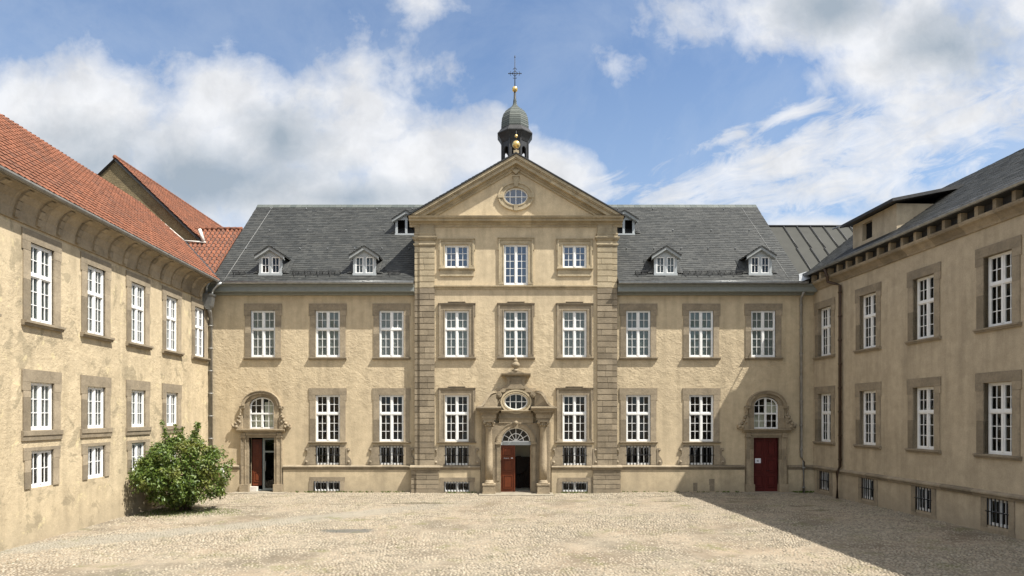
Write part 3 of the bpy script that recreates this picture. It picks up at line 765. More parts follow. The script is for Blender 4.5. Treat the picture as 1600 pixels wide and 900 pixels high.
# ---- main slate roof
E_Y, E_Z, T = -.55, 10.14, .956
nv = Vector((0, 1, T)).normalized(); nn = Vector((0, -T, 1)).normalized()
VL = math.hypot(5.85, 5.85*T)
DBIG = [-11.95, -7.37, 7.29, 11.9]; DUP = [-5.79, 5.79]
XG0, XG1 = -14.66, 13.80
for (xa, xb) in ((XG0, -4.92), (4.92, XG1)):
    mb = MB(); zr = E_Z+T*5.85
    mb.quad((xa, E_Y, E_Z), (xb, E_Y, E_Z), (xb, E_Y+5.85, zr), (xa, E_Y+5.85, zr))
    mb.quad((xb, E_Y, E_Z-.06), (xa, E_Y, E_Z-.06), (xa, E_Y+5.85, zr-.06), (xb, E_Y+5.85, zr-.06))
    mb.quad((xa, E_Y, E_Z), (xa, E_Y+5.85, zr), (xa, E_Y+5.85, zr-.14), (xa, E_Y, E_Z-.14))
    mb.quad((xb, E_Y, E_Z), (xb, E_Y+5.85, zr), (xb, E_Y+5.85, zr-.14), (xb, E_Y, E_Z-.14))
    mb.quad((xb, E_Y+11.7, E_Z), (xa, E_Y+11.7, E_Z), (xa, E_Y+5.85, zr), (xb, E_Y+5.85, zr))
    ro = mb.build('roof', M['slate_dark'], main)
    mb = MB()
    def skip(u, v, xa=xa):
        X = xa+u; z = E_Z+v*T/math.hypot(1, T)
        for d in DBIG:
            if abs(X-d) < .53 and 10.62 < z < 11.75: return True
        for d in DUP:
            if abs(X-d) < .6 and 13.4 < z < 14.3: return True
        return False
    slates(mb, (xa, E_Y, E_Z), (1, 0, 0), nv, nn, lambda v: (0, xb-xa), VL, skew=-.035 if xa > 0 else -.03, skip=skip)
    # doubled starter courses so the skewed rows reach the eave and the ridge
    for vv in range(3):
        slates(mb, Vector((xa, E_Y, E_Z))+nv*vv*.13, (1, 0, 0), nv, nn, lambda v: (0, xb-xa), .21, skew=0)
        slates(mb, Vector((xa, E_Y, E_Z))+nv*(VL-.23-vv*.13), (1, 0, 0), nv, nn, lambda v: (0, xb-xa), .21, skew=0)
    mb.build('slate_covering', M['slate'], ro)
    mb = MB(); k = xa
    while k < xb:                                     # ridge slates
        b = min(k+.32, xb)
        mb.sweep([(E_Y+5.85-.22, zr-.17), (E_Y+5.85-.20, zr-.14), (E_Y+5.85, zr+.06), (E_Y+5.85+.2, zr-.14), (E_Y+5.85+.18, zr-.18), (E_Y+5.85, zr+.0)], k, b-.01); k = b
    mb.build('ridge_cap', M['slate_green'], ro)
    # lightning wire up the gable edge, snow fence and roof hooks
    mb = MB()
    xe = xa+.62 if xa < 0 else xb-.62
    mb.tube([Vector((xe+(.05 if xa < 0 else -.05)*j, E_Y+.05, E_Z))+nv*(VL*j/6)+nn*.06 for j in range(7)], .011, 5)
    mb.build('lightning_wire', M['wire'], ro)
    mb = MB()
    def onroof(x, v, h): return Vector((x, E_Y, E_Z))+nv*v+nn*h
    vz = (10.62-E_Z)/(T/math.hypot(1, T))
    x = xa+.9
    ends = []
    while x < xb-1.1:
        x2 = x+.58
        if any(x < d+.75 and x2 > d-.75 for d in DBIG) and mb.v:
            mb.build('snow_fence', M['lead'], ro); mb = MB()
        if not any(x < d+.75 and x2 > d-.75 and x < d+.75 for d in DBIG):
            for hh in (.05, .13, .21): mb.tube([onroof(x, vz, hh), onroof(x2, vz, hh)], .010, 5)
            for q in range(9):
                xx = x+(x2-x)*q/8; mb.tube([onroof(xx, vz, .02), onroof(xx, vz, .22)], .008 if q % 4 else .018, 5)
            mb.tube([onroof(x+.1, vz-.28, .015), onroof(x+.1, vz+.02, .15)], .012, 5)
        x = x2
    if mb.v: mb.build('snow_fence', M['lead'], ro)
    mb = MB()
    for v, step, of in ((VL-.55, 2.0, .5), (VL*.62, 2.05, 1.1), (VL*.38, 1.4, .4)):
        x = xa+of+.4
        while x < xb-.5:
            if not skip(x-xa, v): mb.tube([onroof(x, v+.16, .03), onroof(x, v, .05), onroof(x, v-.02, .13)], .018, 5)
            x += step
    mb.build('roof_hook', M['zinc'], ro)
    # eaves box and gutter
    a, b = (xa-.2, -4.92) if xa < 0 else (4.92, 14.5)
    mb = MB(); mb.sweep([(0, 9.70), (-.40, 9.70), (-.43, 9.74), (-.43, 9.95), (-.50, 10.0), (-.50, 10.06), (0, 10.08)], a, b)
    mb.sweep([(0, 9.60), (-.12, 9.60), (-.16, 9.66), (-.16, 9.697), (0, 9.697)], a, b)
    mb.build('eaves_box', M['fascia'], main)
    mb = MB(); mb.sweep([(-.51, 10.06), (-.56, 10.04), (-.62, 10.05), (-.655, 10.10), (-.66, 10.16), (-.64, 10.16), (-.62, 10.10), (-.55, 10.08), (-.51, 10.10)], a, b if xa < 0 else b-.5)
    mb.tube([(a, -.655, 10.165), (b if xa < 0 else b-.5, -.655, 10.165)], .016, 6)
    mb.build('gutter', M['zinc'], main)

# ---- dormers
def dormer(x, y, zb, hw, ze, za, kind):
    f = MB(); y1 = y+.08
    if kind == 'big':
        wx = [(-.445, -.055), (.055, .445)]; z0, z1 = zb+.07, ze-.03
    else:
        wx = [(-.46, -.06), (.06, .46)]; z0, z1 = zb+.05, ze-.0
    xs = [-hw, wx[0][0], wx[0][1], wx[1][0], wx[1][1], hw]
    for i in (0, 2, 4): f.box(xs[i], xs[i+1], 0, .09, 0, z1-zb)
    f.box(-hw-.02, hw+.02, -.04, .09, -.04, z0-zb) ; f.prism([(-hw, z1-zb), (hw, z1-zb), (hw, ze-zb+.02), (0, za-zb-.02), (-hw, ze-zb+.02)], 0, .09)
    sl_ = (za-ze)/hw
    o = f.build('dormer', M['dormer'], main, (x, y, zb))
    # bargeboards
    bb = MB(); e = hw+.15
    for sx in (-1, 1):
        bb.prism([(0, za-zb+.07), (sx*e, za-zb+.07-sl_*e), (sx*e, za-zb-.07-sl_*e), (0, za-zb-.07)], -.17, -.10)
        bb.prism([(0, za-zb-.072), (sx*e, za-zb-.072-sl_*e), (sx*e, za-zb-.11-sl_*e), (0, za-zb-.11)], -.12, .0)
    bb.build('bargeboard', M['barge'], o)
    yend = (za-E_Z)/T+E_Y+.25-y
    rf = MB()
    for sx in (-1, 1):
        rf.prism([(0, za-zb+.115), (sx*(e+.02), za-zb+.115-sl_*(e+.02)), (sx*(e+.02), za-zb+.072-sl_*(e+.02)), (0, za-zb+.072)], -.2, yend)
    ln = math.hypot(1, sl_)
    for sx in (-1, 1):
        slates(rf, (sx*(e+.02), -.2 if sx < 0 else yend, za-zb+.115-sl_*(e+.02)), (0, 1 if sx < 0 else -1, 0), (-sx/ln, 0, sl_/ln), (sx*sl_/ln, 0, 1/ln), lambda v: (0, yend+.2), (e+.02)*ln, sw=.2, ex=.14, skew=0)
    rf.build('roof', M['slate'], o)
    for sx in (-1, 1):
        ck = MB()
        ye = (ze-E_Z)/T+E_Y+.1-y
        ck.quad((sx*(hw-.01), .02, -.1), (sx*(hw-.01), ye, ze-zb), (sx*(hw-.01), ye, ze-zb), (sx*(hw-.01), .02, ze-zb))
        # curved apron slates sweeping from the cheek onto the roof
        for j in range(9):
            zz0 = .02+(ze-zb-.05)*j/9; zz1 = .02+(ze-zb-.05)*(j+1.25)/9
            yy0 = (zz0+zb-E_Z)/T+E_Y-y; yy1 = (zz1+zb-E_Z)/T+E_Y-y
            for q in range(4):
                ga, gb = q/4, (q+1)/4-.02
                def pt(g, yy, zz, l): return (sx*(hw+.34*g*g), max(.0, yy)-.02*(1-g)+.01*l+.02, zz+.08+(1-g)*.02)
                ya0, yb0 = .02+(yy0-.02)*ga, .02+(yy0-.02)*gb
                ck.add([pt(ga, yy0-.25*(1-ga), zz0, 0), pt(gb, yy0-.25*(1-gb), zz0, 0), pt(gb, yy1-.25*(1-gb), zz1, 2), pt(ga, yy1-.25*(1-ga), zz1, 2)], [(0, 1, 2, 3)])
        ck.build('cheek', M['slate'], o)
    bk = MB(); bk.quad((-hw+.02, .5, -.0), (hw-.02, .5, 0), (hw-.02, .5, ze-zb+.1), (-hw+.02, .5, ze-zb+.1))
    bk.build('interior', M['dark'], o)
    if kind == 'big':
        for a, b in wx:
            w_ = MB(); zz0, zz1 = z0-zb, z1-zb; c = .05
            w_.box(a, a+c, .02, .08, zz0, zz1); w_.box(b-c, b, .02, .08, zz0, zz1); w_.box(a+c, b-c, .02, .08, zz0, zz0+c); w_.box(a+c, b-c, .02, .08, zz1-c, zz1)
            m = (a+b)/2; w_.box(m-.012, m+.012, .035, .07, zz0+c, zz1-c); w_.box(a+c, b-c, .037, .068, (zz0+zz1)/2-.012, (zz0+zz1)/2+.012)
            w_.build('window', M['white'], o)
            g = MB(); g.quad((a+.02, .055, zz0+.02), (b-.02, .055, zz0+.02), (b-.02, .055, zz1-.02), (a+.02, .055, zz1-.02)); g.build('pane', M['glass'], o)
    if x in CURT:
        cu = MB(); cu.quad((-hw+.06, .2, .0), (hw-.06, .2, 0), (hw-.06, .2, ze-zb), (-hw+.06, .2, ze-zb)); cu.build('curtain', M['curtain'], o)
CURT = (-7.37, 7.29)
for x in DBIG: dormer(x, -.09, 10.60, .555, 11.50, 11.86, 'big')
for x in DUP: dormer(x, 2.82, 13.38, .58, 14.16, 14.52, 'up')

# ---- roof turret
TX, TY = .03, 5.3
def tz(py): return 3.72+(650-py)*.03655
a0 = math.pi/8
tb = MB(); tb.lathe([(.80, 15.2), (.80, 17.55), (.86, 17.6), (.86, 17.7), (.78, 17.75)], (0,0,0), 8, False, a0)
o = tb.build('roof_turret', M['lead'], main, (TX, TY, 0))
ps = MB()
for k in range(8):
    a = a0+2*math.pi*k/8; a2 = a0+2*math.pi*(k+1)/8
    c = Vector((math.cos(a)*.78, math.sin(a)*.78, 0)); c2 = Vector((math.cos(a2)*.78, math.sin(a2)*.78, 0))
    u = (c2-c); ln = u.length; u.normalize(); wn = Vector((math.cos((a+a2)/2), math.sin((a+a2)/2), 0))
    # each face: arch plate with opening
    def pl(s_, z_, d_): q = c+u*s_-wn*d_; return (q.x, q.y, z_)
    zb_, zt_, sp = 17.7, 19.35, 18.75; jw = .13; r = (ln-2*jw)/2
    nA = 8
    arch = [(ln/2-r*math.cos(math.pi*j/nA), sp+r*math.sin(math.pi*j/nA)) for j in range(nA+1)]
    inn = [(jw, zb_)]+arch+[(ln-jw, zb_)]
    out_ = [(0, zb_)]+[(arch[j][0] if 0 < j < nA else (0 if j == 0 else ln), zt_ if 0 < j < nA else zt_) for j in range(nA+1)]+[(ln, zb_)]
    for j in range(len(inn)-1):
        for dd in (0, .1):
            ps.add([pl(*out_[j], dd), pl(*out_[j+1], dd), pl(*inn[j+1], dd), pl(*inn[j], dd)], [(0, 1, 2, 3)])
        ps.add([pl(*inn[j], 0), pl(*inn[j+1], 0), pl(*inn[j+1], .1), pl(*inn[j], .1)], [(0, 1, 2, 3)])
    ps.tube([(c.x*1.01, c.y*1.01, zb_), (c.x*1.01, c.y*1.01, zt_)], .055, 6, False)
ps.build('arcade', M['lead'], o)
sk = MB(); sk.lathe([(.80, 19.22), (.84, 19.3), (.90, 19.42), (1.02, 19.6), (1.07, 19.66), (1.07, 19.71), (.96, 19.83), (.86, 19.97), (.82, 20.03)], (0,0,0), 8, False, a0)
sk.build('skirt_roof', M['lead'], o)
dm = MB(); pr = [(.82, 20.03), (.83, 20.1), (.815, 20.35), (.78, 20.6), (.70, 20.83), (.58, 21.02), (.42, 21.18), (.26, 21.3), (.15, 21.42), (.10, 21.55), (.085, 21.8)]
for i in range(len(pr)-1):
    (r0, z0), (r1, z1) = pr[i], pr[i+1]; m = max(1, round((z1-z0)/.13))
    for q in range(m):
        ra, rb = r0+(r1-r0)*q/m, r0+(r1-r0)*(q+1)/m; za_, zb_ = z0+(z1-z0)*q/m, z0+(z1-z0)*(q+1)/m
        for k in range(8):
            aa, ab = a0+2*math.pi*k/8, a0+2*math.pi*(k+1)/8
            A = Vector((math.cos(aa), math.sin(aa))); B = Vector((math.cos(ab), math.sin(ab)))
            dm.add([(*(A*(ra+.015)), za_), (*(B*(ra+.015)), za_), (*(B*rb), zb_+.005), (*(A*rb), zb_+.005), (*(A*(ra-.01)), za_), (*(B*(ra-.01)), za_)], [(0, 1, 2, 3), (0, 4, 5, 1)])
dm.build('dome', M['slate_green'], o)
sp = MB(); sp.lathe([(.10, 21.5), (.085, 21.6), (.055, 22.25)], (0,0,0), 10); sp.tube([(0,0,22.3), (0,0,24.2)], [.028, .016], 6)
sp.lathe([(.0, 24.15), (.035, 24.2), (.012, 24.32)], (0,0,0), 8); sp.build('spire', M['lead'], o)
gb_ = MB(); gb_.ball((0,0,22.38), .165); gb_.build('gilded_ball', M['gold'], o)
cr = MB(); cz = 23.28
cr.tube([(-.34, 0, cz), (.34, 0, cz)], .02, 6)
for s_ in ((1, 1), (1, -1), (-1, 1), (-1, -1)):
    cr.tube([(s_[0]*.17, 0, cz), (0, 0, cz+s_[1]*.17)], .014, 6)
for ax, az in ((1, 0), (-1, 0), (0, 1), (0, -1)):
    px_, pz_ = ax*.27, cz+az*.27
    for sg in (-1, 1):
        tx_, tz_ = -az*sg, ax*sg
        cr.tube([(px_-ax*.02, 0, pz_-az*.02), (px_+tx_*.05+ax*.01, 0, pz_+tz_*.05+az*.01), (px_+tx_*.09+ax*.0, 0, pz_+tz_*.09), (px_+tx_*.10-ax*.05, 0, pz_+tz_*.10-az*.05)], .014, 6)
    cr.ball((ax*.36, 0, cz+az*.33), .03, 8)
cr.build('cross', M['iron'], o)
# gable finial
gx, gy = .01, YR-.30
fi = MB(); fi.box(-.13, .13, -.13, .13, 0, .14); fi.lathe([(.09, .14), (.05, .2), (.045, .3)], (0,0,0), 10)
fo = fi.build('gable_finial', M['stone_pale'], main, (gx, gy, 16.28))
f2 = MB(); f2.ball((0,0,.45), .19); f2.ball((0,0,.86), .075); f2.build('gilded_ball', M['gold'], fo)
f3 = MB(); f3.tube([(0,0,.6), (0,0,1.12)], [.035, .012], 6); f3.build('spike', M['lead'], fo)

# ---- side door surrounds (arched window above a door)
def arch_pts(hw, zs, rise, n=16): return [(-hw*math.cos(math.pi*k/n), zs+rise*math.sin(math.pi*k/n)) for k in range(n+1)]
def side_door(x, open_):
    z_op = 2.66
    s = MB(); ys = -.14
    for sx in (-1, 1):
        def bx(a, b, y0, y1, z0, z1): a, b = sorted((sx*a, sx*b)); s.box(a, b, y0, y1, z0, z1)
        bx(.60, 1.04, -.20, 0, -.05, .40)                                  # plinth block
        zz = [.403, 1.45+R.uniform(-.2, .2), 2.1, 2.68]
        for k in range(3):
            bx(.62, .74, -.09, .2, zz[k], zz[k+1]-.005); bx(.745, .80, -.13, 0, zz[k], zz[k+1]-.005)
            bx(.805, .95, -.10, 0, zz[k], zz[k+1]-.005); bx(.955, 1.0, -.13, 0, zz[k], zz[k+1]-.005)
        bx(.74, 1.03, -.17, 0, 2.683, 2.74); bx(.76, 1.0, -.14, 0, 2.742, 2.9)
        bx(.605, .90, -.10, .15, 3.1, 3.62); bx(.605, .86, -.10, .15, 3.625, 4.215)
        bx(.80, .98, -.16, 0, 4.09, 4.215)                                 # impost ear
        bx(.92, 1.07, -.15, 0, 4.13, 4.20)
        # scroll at the foot of the window
        pts = [(.90, 3.10), (1.36, 3.10), (1.42, 3.16), (1.40, 3.27), (1.30, 3.32), (1.20, 3.28), (1.12, 3.36), (1.10, 3.5), (1.04, 3.66), (.96, 3.74), (.905, 3.74)]
        s.prism([(sx*a, b) for a, b in (pts if sx > 0 else pts[::-1])], -.17, 0)
        for (cx_, cz_, r_) in ((1.33, 3.23, .085), (1.22, 3.36, .08), (1.12, 3.50, .075), (1.06, 3.66, .085), (1.02, 3.42, .07), (1.18, 3.20, .08), (1.40, 3.30, .05), (1.0, 3.78, .055)):
            s.ball((sx*cx_, -.16, cz_), r_, 10)
        for k in range(7): s.ball((sx*(1.0+.02*math.sin(k*2)), -.13, 3.84+k*.055), .04, 8)
    s.prism([(-1.0, 2.683), (1.0, 2.683), (1.0, 2.742), (-1.0, 2.742)][:4], -.12, .2) if False else None
    s.box(-.735, .735, -.11, .2, 2.665, 2.78); s.box(-.735, .735, -.15, .1, 2.783, 2.85); s.box(-.75, .75, -.12, .15, 2.853, 2.935)
    s.sweep([(0, 2.94), (-.16, 2.94), (-.18, 2.99), (-.27, 3.03), (-.27, 3.08), (0, 3.10)], -1.16, 1.16)
    n = 16
    inner = arch_pts(.605, 4.22, .44, n); outer = arch_pts(.88, 4.22, .66, n)
    for k in range(0, n, 4): s.ring(outer[k:k+5], inner[k:k+5], -.10, .15, False)
    o1 = arch_pts(.92, 4.22, .70, n); o2 = arch_pts(.80, 4.22, .58, n)
    for k in range(0, n, 4): s.ring(o1[k:k+5], o2[k:k+5], -.19, -.08, False)
    o3 = arch_pts(.95, 4.22, .74, n); s.ring(o3, o1, -.22, 0, False)
    ob = s.build('door_surround', M['stone_dark'], main, (x, 0, 0))
    # arched window
    f = MB(); hw = .60; y0, y1 = .03, .11; zs = 4.20-3.10; rise = .43
    oa = arch_pts(hw, zs, rise, n); ia = arch_pts(hw-.06, zs, rise-.06, n)
    f.ring(oa, ia, y0, y1, False); f.box(-hw, -hw+.06, y0, y1, 0, zs); f.box(hw-.06, hw, y0, y1, 0, zs); f.box(-hw+.06, hw-.06, y0, y1, 0, .075)
    f.box(-.045, .045, y0-.012, y1, .075, zs+rise-.03); f.box(-hw+.06, hw-.06, y0-.02, y0-.012, .70, .78); f.box(-hw+.06, hw-.06, y0-.012, y1, .702, .778)
    for xx in (-.31, .31): f.box(xx-.014, xx+.014, y0+.015, y1-.02, .07, zs+rise*math.sqrt(1-(xx/hw)**2)-.03)
    for zz in (.38, 1.13): f.box(-hw+.05, hw-.05, y0+.018, y1-.024, zz-.014, zz+.014)
    wo = f.build('arched_window', M['white'], main, (x, 0, 3.10))
    g = MB(); e = [(-hw+.02, .02)]+arch_pts(hw-.02, zs, rise-.02, n)+[(hw-.02, .02)]; g.add([(a, .075, b) for a, b in e], [tuple(range(len(e)))]); g.build('pane', M['glass'], wo)
    link(win_room(1.24, 1.55), 'interior', wo)
    # curtain covers the right half / lower part behind the glass
    cu = MB(); cu.quad((-.62, .22, 0.0), (-.05 if open_ else .62, .22, 0.0), (-.05 if open_ else .62, .22, .7), (-.62, .22, .7))
    cu.quad((.05, .22, 0), (.62, .22, 0), (.62, .22, 1.3), (.05, .22, 1.3)); cu.build('curtain', M['hall'], wo)
    return ob
def door_leaf(mb, x0, x1, y, z0, z1, t=.05, panels=((.08, .30), (.36, .60), (.66, .95))):
    mb.box(x0, x1, y, y+t, z0, z1); w_ = x1-x0; h_ = z1-z0
    for a, b in panels:
        xa, xb, za, zb = x0+w_*.16, x1-w_*.16, z0+h_*a, z0+h_*b
        mb.ring([(xa, za), (xb, za), (xb, zb), (xa, zb)], [(xa+.04, za+.04), (xb-.04, za+.04), (xb-.04, zb-.04), (xa+.04, zb-.04)], y-.04, y+.01)
        mb.box(xa+.08, xb-.08, y-.028, y+.01, za+.08, zb-.08)
def room(mb, x0, x1, y0, y1, z0, z1):
    mb.quad((x0, y1, z0), (x1, y1, z0), (x1, y1, z1), (x0, y1, z1)); mb.quad((x0, y0, z0), (x0, y1, z0), (x0, y1, z1), (x0, y0, z1))
    mb.quad((x1, y1, z0), (x1, y0, z0), (x1, y0, z1), (x1, y1, z1)); mb.quad((x0, y0, z1), (x0, y1, z1), (x1, y1, z1), (x1, y0, z1)); mb.quad((x0, y1, z0), (x0, y0, z0), (x1, y0, z0), (x1, y1, z0))
# left door: red leaf folded inwards, glazed inner door
x = DOORS[0]; side_door(x, True)
mb = MB(); room(mb, x-.9, x+.9, .27, 2.6, 0, 2.9); mb.build('interior', M['dark'], main)
mb = MB(); door_leaf(mb, -.22, .22, 0, 0.28, 2.56)
o = mb.build('door', M['redwood'], main, (x-.40, .42, 0)); o.rotation_euler = (0, 0, rad(24)); o['label'] = 'red wooden door leaf folded inwards'
mb = MB(); gz = .34
mb.box(-.10, .0, gz, gz+.07, .05, 2.62); mb.box(.53, .62, gz, gz+.07, .05, 2.62); mb.box(.0, .53, gz, gz+.07, 2.54, 2.62); mb.box(.0, .53, gz, gz+.07, 1.92, 2.0); mb.box(.0, .53, gz, gz+.07, .05, .16)
mb.box(-.28, -.10, gz, gz+.05, .05, .10)
o = mb.build('door', M['greydoor'], main, (x, 0, 0)); o['label'] = 'grey framed glass inner door'
g = MB(); g.quad((0, gz+.03, .1), (.53, gz+.03, .1), (.53, gz+.03, 2.6), (0, gz+.03, 2.6)); g.build('pane', M['glass'], o)
g = MB(); g.tube([(.06, gz-.05, 1.0), (.06, gz-.05, 1.5)], .014, 6); g.build('handle', M['zinc'], o)
mb = MB(); mb.box(x-.62, x-.28, .02, .24, 0, .26); mb.build('threshold_block', M['mortar'], main)
# right door: closed red double door with a paper notice
x = DOORS[1]; side_door(x, False)
for sx in (-1, 1):
    mb = MB(); a, b = sorted((sx*.004, sx*.62)); door_leaf(mb, a, b, .10, .03, 2.66)
    if sx > 0: mb.box(-.03, .03, .075, .11, .04, 2.65)
    o = mb.build('door', M['redwood_dark'], main, (x, 0, 0))
    if sx < 0:
        n_ = MB(); n_.box(-.50, -.22, .048, .058, 1.42, 1.65); n_.build('paper_notice', M['paper'], o)
        n_ = MB()
        for q in range(4): n_.box(-.42+.01*(q % 2), -.30-.02*(q % 3), 0.044, .0475, 1.56-.025*q, 1.572-.025*q)
        n_.build('notice_print', M['iron'], o)
    else:
        n_ = MB(); n_.ball((.30, .09, 2.05), .018, 8); n_.tube([(.08, .04, 1.05), (.2, .04, 1.05)], .014, 6); n_.tube([(.08, .04, 1.05), (.08, .1, 1.05)], .012, 6); n_.build('handle', M['iron'], o)
mb = MB(); mb.box(x-.7, x+.7, .2, .22, -.05, 2.7); mb.build('interior', M['dark'], main)

# ---- main portal
K = .0306
def q(px): return (px-806)*K
def qz(py): return 3.72+(650-py)*K
YP = YR-.22
po = MB()
CZ = qz(691); RI = .695
# back plate with arch opening (jambs + spandrels)
arc = [(-RI*math.cos(math.pi*k/20), CZ+RI*math.sin(math.pi*k/20)) for k in range(21)]
top = qz(661)
innr = [(-.73, -.05), (-.73, CZ-.001)]+arc+[(.73, CZ-.001), (.73, -.05)]
outr = [(-1.66, -.05), (-1.66, CZ)]+[(max(-1.66, min(1.66, a*2.4)), top) for a, b in arc]+[(1.66, CZ), (1.66, -.05)]
po.ring(outr, innr, YP, YR+.25, False)
po.ring([(-.91*math.cos(math.pi*k/20), CZ+.91*math.sin(math.pi*k/20)) for k in range(21)], [(-.72*math.cos(math.pi*k/20), CZ+.72*math.sin(math.pi*k/20)) for k in range(21)], YP-.05, YP+.02, False)
po.ring([(-.95*math.cos(math.pi*k/20), CZ+.95*math.sin(math.pi*k/20)) for k in range(21)], [(-.89*math.cos(math.pi*k/20), CZ+.89*math.sin(math.pi*k/20)) for k in range(21)], YP-.09, YP+.02, False)
po.prism([(-.09, CZ+.66), (.09, CZ+.66), (.13, CZ+1.0), (-.13, CZ+1.0)], YP-.16, YP)
po.ball((0, YP-.14, CZ+.93), .10, 10)
for sx in (-1, 1):
    def bx(a, b, y0, y1, z0, z1): a, b = sorted((sx*a, sx*b)); po.box(a, b, y0, y1, z0, z1)
    bx(.715, 1.0, YP-.10, YP+.02, CZ-.10, CZ-.005); bx(.735, .97, YP-.06, YP+.02, CZ-.16, CZ-.103)   # impost
    bx(.735, .98, YP-.03, YP+.02, .5, CZ-.163); bx(.735, 1.0, YP-.07, YP+.02, -.05, .497)             # jamb pilaster
    bx(.80, .92, YP-.05, YP-.03, .6, CZ-.25)
    bx(1.02, 1.58, YP-.12, YP, .52, 3.52)                                                              # pilaster behind column
    bx(1.0, 1.62, YP-.15, YP, -.05, .517)
    # block over the capital flaring to the cornice
    for k, (e, z0, z1) in enumerate(((.0, 3.52, 3.62), (.03, 3.62, 3.70), (.03, 3.70, 3.84), (.10, 3.84, 3.90), (.17, 3.90, 3.97))):
        bx(.97-e*.9, 1.60+e, YP-.48-e, YP, z0, z1-.003)
    x0, x1 = sorted((sx*.70, sx*1.90))
    po.sweep([(YR, 3.97), (YP-.70, 3.97), (YP-.72, 4.02), (YP-.80, 4.05), (YP-.82, 4.12), (YP-.60, 4.16), (YR, 4.16)], x0, x1)
# recessed centre entablature
po.box(-.82, .82, YP-.04, YP+.1, top+.003, 3.60); po.box(-.85, .85, YP-.09, YP+.1, 3.603, 3.66); po.box(-.82, .82, YP-.05, YP+.1, 3.663, 3.86)
po.sweep([(YP+.1, 3.863), (YP-.08, 3.863), (YP-.10, 3.92), (YP-.20, 3.95), (YP-.20, 4.0), (YP+.1, 4.03)], -.72, .72)
# attic panel behind the oval, with neck and top cornice
po.prism([(-1.0, 4.03), (1.0, 4.03), (1.02, 4.5), (.95, 4.90), (.62, 5.02), (.42, 5.2), (.36, 5.4), (.42, 5.55), (.54, 5.62), (-.54, 5.62), (-.42, 5.55), (-.36, 5.4), (-.42, 5.2), (-.62, 5.02), (-.95, 4.90), (-1.02, 4.5)], YP+.03, YR+.01) if False else None
pan_l = [(-1.0, 4.03), (-.565, 4.03)]
oc = qz(627.5)
o_out = [(1.0*math.cos(2*math.pi*k/40), oc+.62*math.sin(2*math.pi*k/40)) for k in range(40)]
o_in = [(.575*math.cos(2*math.pi*k/40), oc+.40*math.sin(2*math.pi*k/40)) for k in range(40)]
po.ring([(max(-.95, min(.95, a*1.4)), max(4.03, min(5.08, oc+(b-oc)*1.5))) for a, b in o_out], o_in, YP+.04, YR+.02)
neck = [(-.85, 4.86), (.85, 4.86), (.66, 5.03), (.50, 5.16), (.42, 5.30), (.41, 5.42), (.47, 5.55), (.56, 5.62), (-.56, 5.62), (-.47, 5.55), (-.41, 5.42), (-.42, 5.30), (-.50, 5.16), (-.66, 5.03)]
po.prism(neck, YP-.06, YR+.01)
po.prism([(a*.55, 5.02+(b-4.86)*.72) for a, b in neck], YP-.12, YP-.05)
po.sweep([(YR, 5.623), (YP-.10, 5.623), (YP-.14, 5.68), (YP-.26, 5.70), (YP-.27, 5.76), (YR, 5.80)], -.70, .70)
po.prism([(-.4, 5.78), (.4, 5.78), (.22, 5.86), (-.22, 5.86)], YP-.2, YR)
for sx in (-1, 1):                                   # broken scroll pediment
    sc = [(1.90, 4.165), (1.76, 4.19), (1.65, 4.25), (1.55, 4.37), (1.46, 4.53), (1.38, 4.70), (1.27, 4.84), (1.12, 4.92), (.95, 4.94), (.82, 4.86), (.80, 4.76)]
    inn = [(1.74, 4.165), (1.66, 4.168), (1.56, 4.20), (1.46, 4.31), (1.37, 4.47), (1.28, 4.63), (1.19, 4.75), (1.08, 4.81), (.97, 4.83), (.91, 4.79), (.90, 4.74)]
    for k in range(len(sc)-1):                       # thick scroll band, leaning forward to the outside
        def yf(a): return YP-.20-.50*(a-.8)/1.1
        vs = []
        for (a, b), (c_, d_) in ((sc[k], inn[k]), (sc[k+1], inn[k+1])):
            vs += [(sx*a, yf(a), b), (sx*c_, yf(a), d_), (sx*a, YR, b), (sx*c_, YR, d_)]
        po.add(vs, [(0, 4, 5, 1), (0, 2, 6, 4), (1, 5, 7, 3), (2, 3, 7, 6)])
    # fill behind the scroll
    fl = [(sx*.9, 4.165), (sx*1.66, 4.165)]+[(sx*a, b) for a, b in inn[1:]]
    nF = len(inn)
    for k in range(nF-1):
        (a, b), (c_, d_) = inn[k], inn[k+1]
        ya, yc = yf(a)+.05, yf(c_)+.05
        po.add([(sx*a, ya, b), (sx*c_, yc, d_), (sx*.88, yf(.88)+.02, 4.165), (sx*a, yf(a)+.07, 4.165)], [(0, 1, 2, 3)])
    for rr, zz in ((.15, 0), (.10, .03), (.05, .06)):
        n = 14; po.prism([(sx*.83+rr*math.cos(2*math.pi*k/n), 4.75+rr*math.sin(2*math.pi*k/n)) for k in range(n)], YP-.22-zz, YR)
    for k in range(5): po.ball((sx*(1.02+.02*k), YP-.15, 4.25+.09*k), .05, 8)
portal = po.build('portal', M['stone_dark'], main)
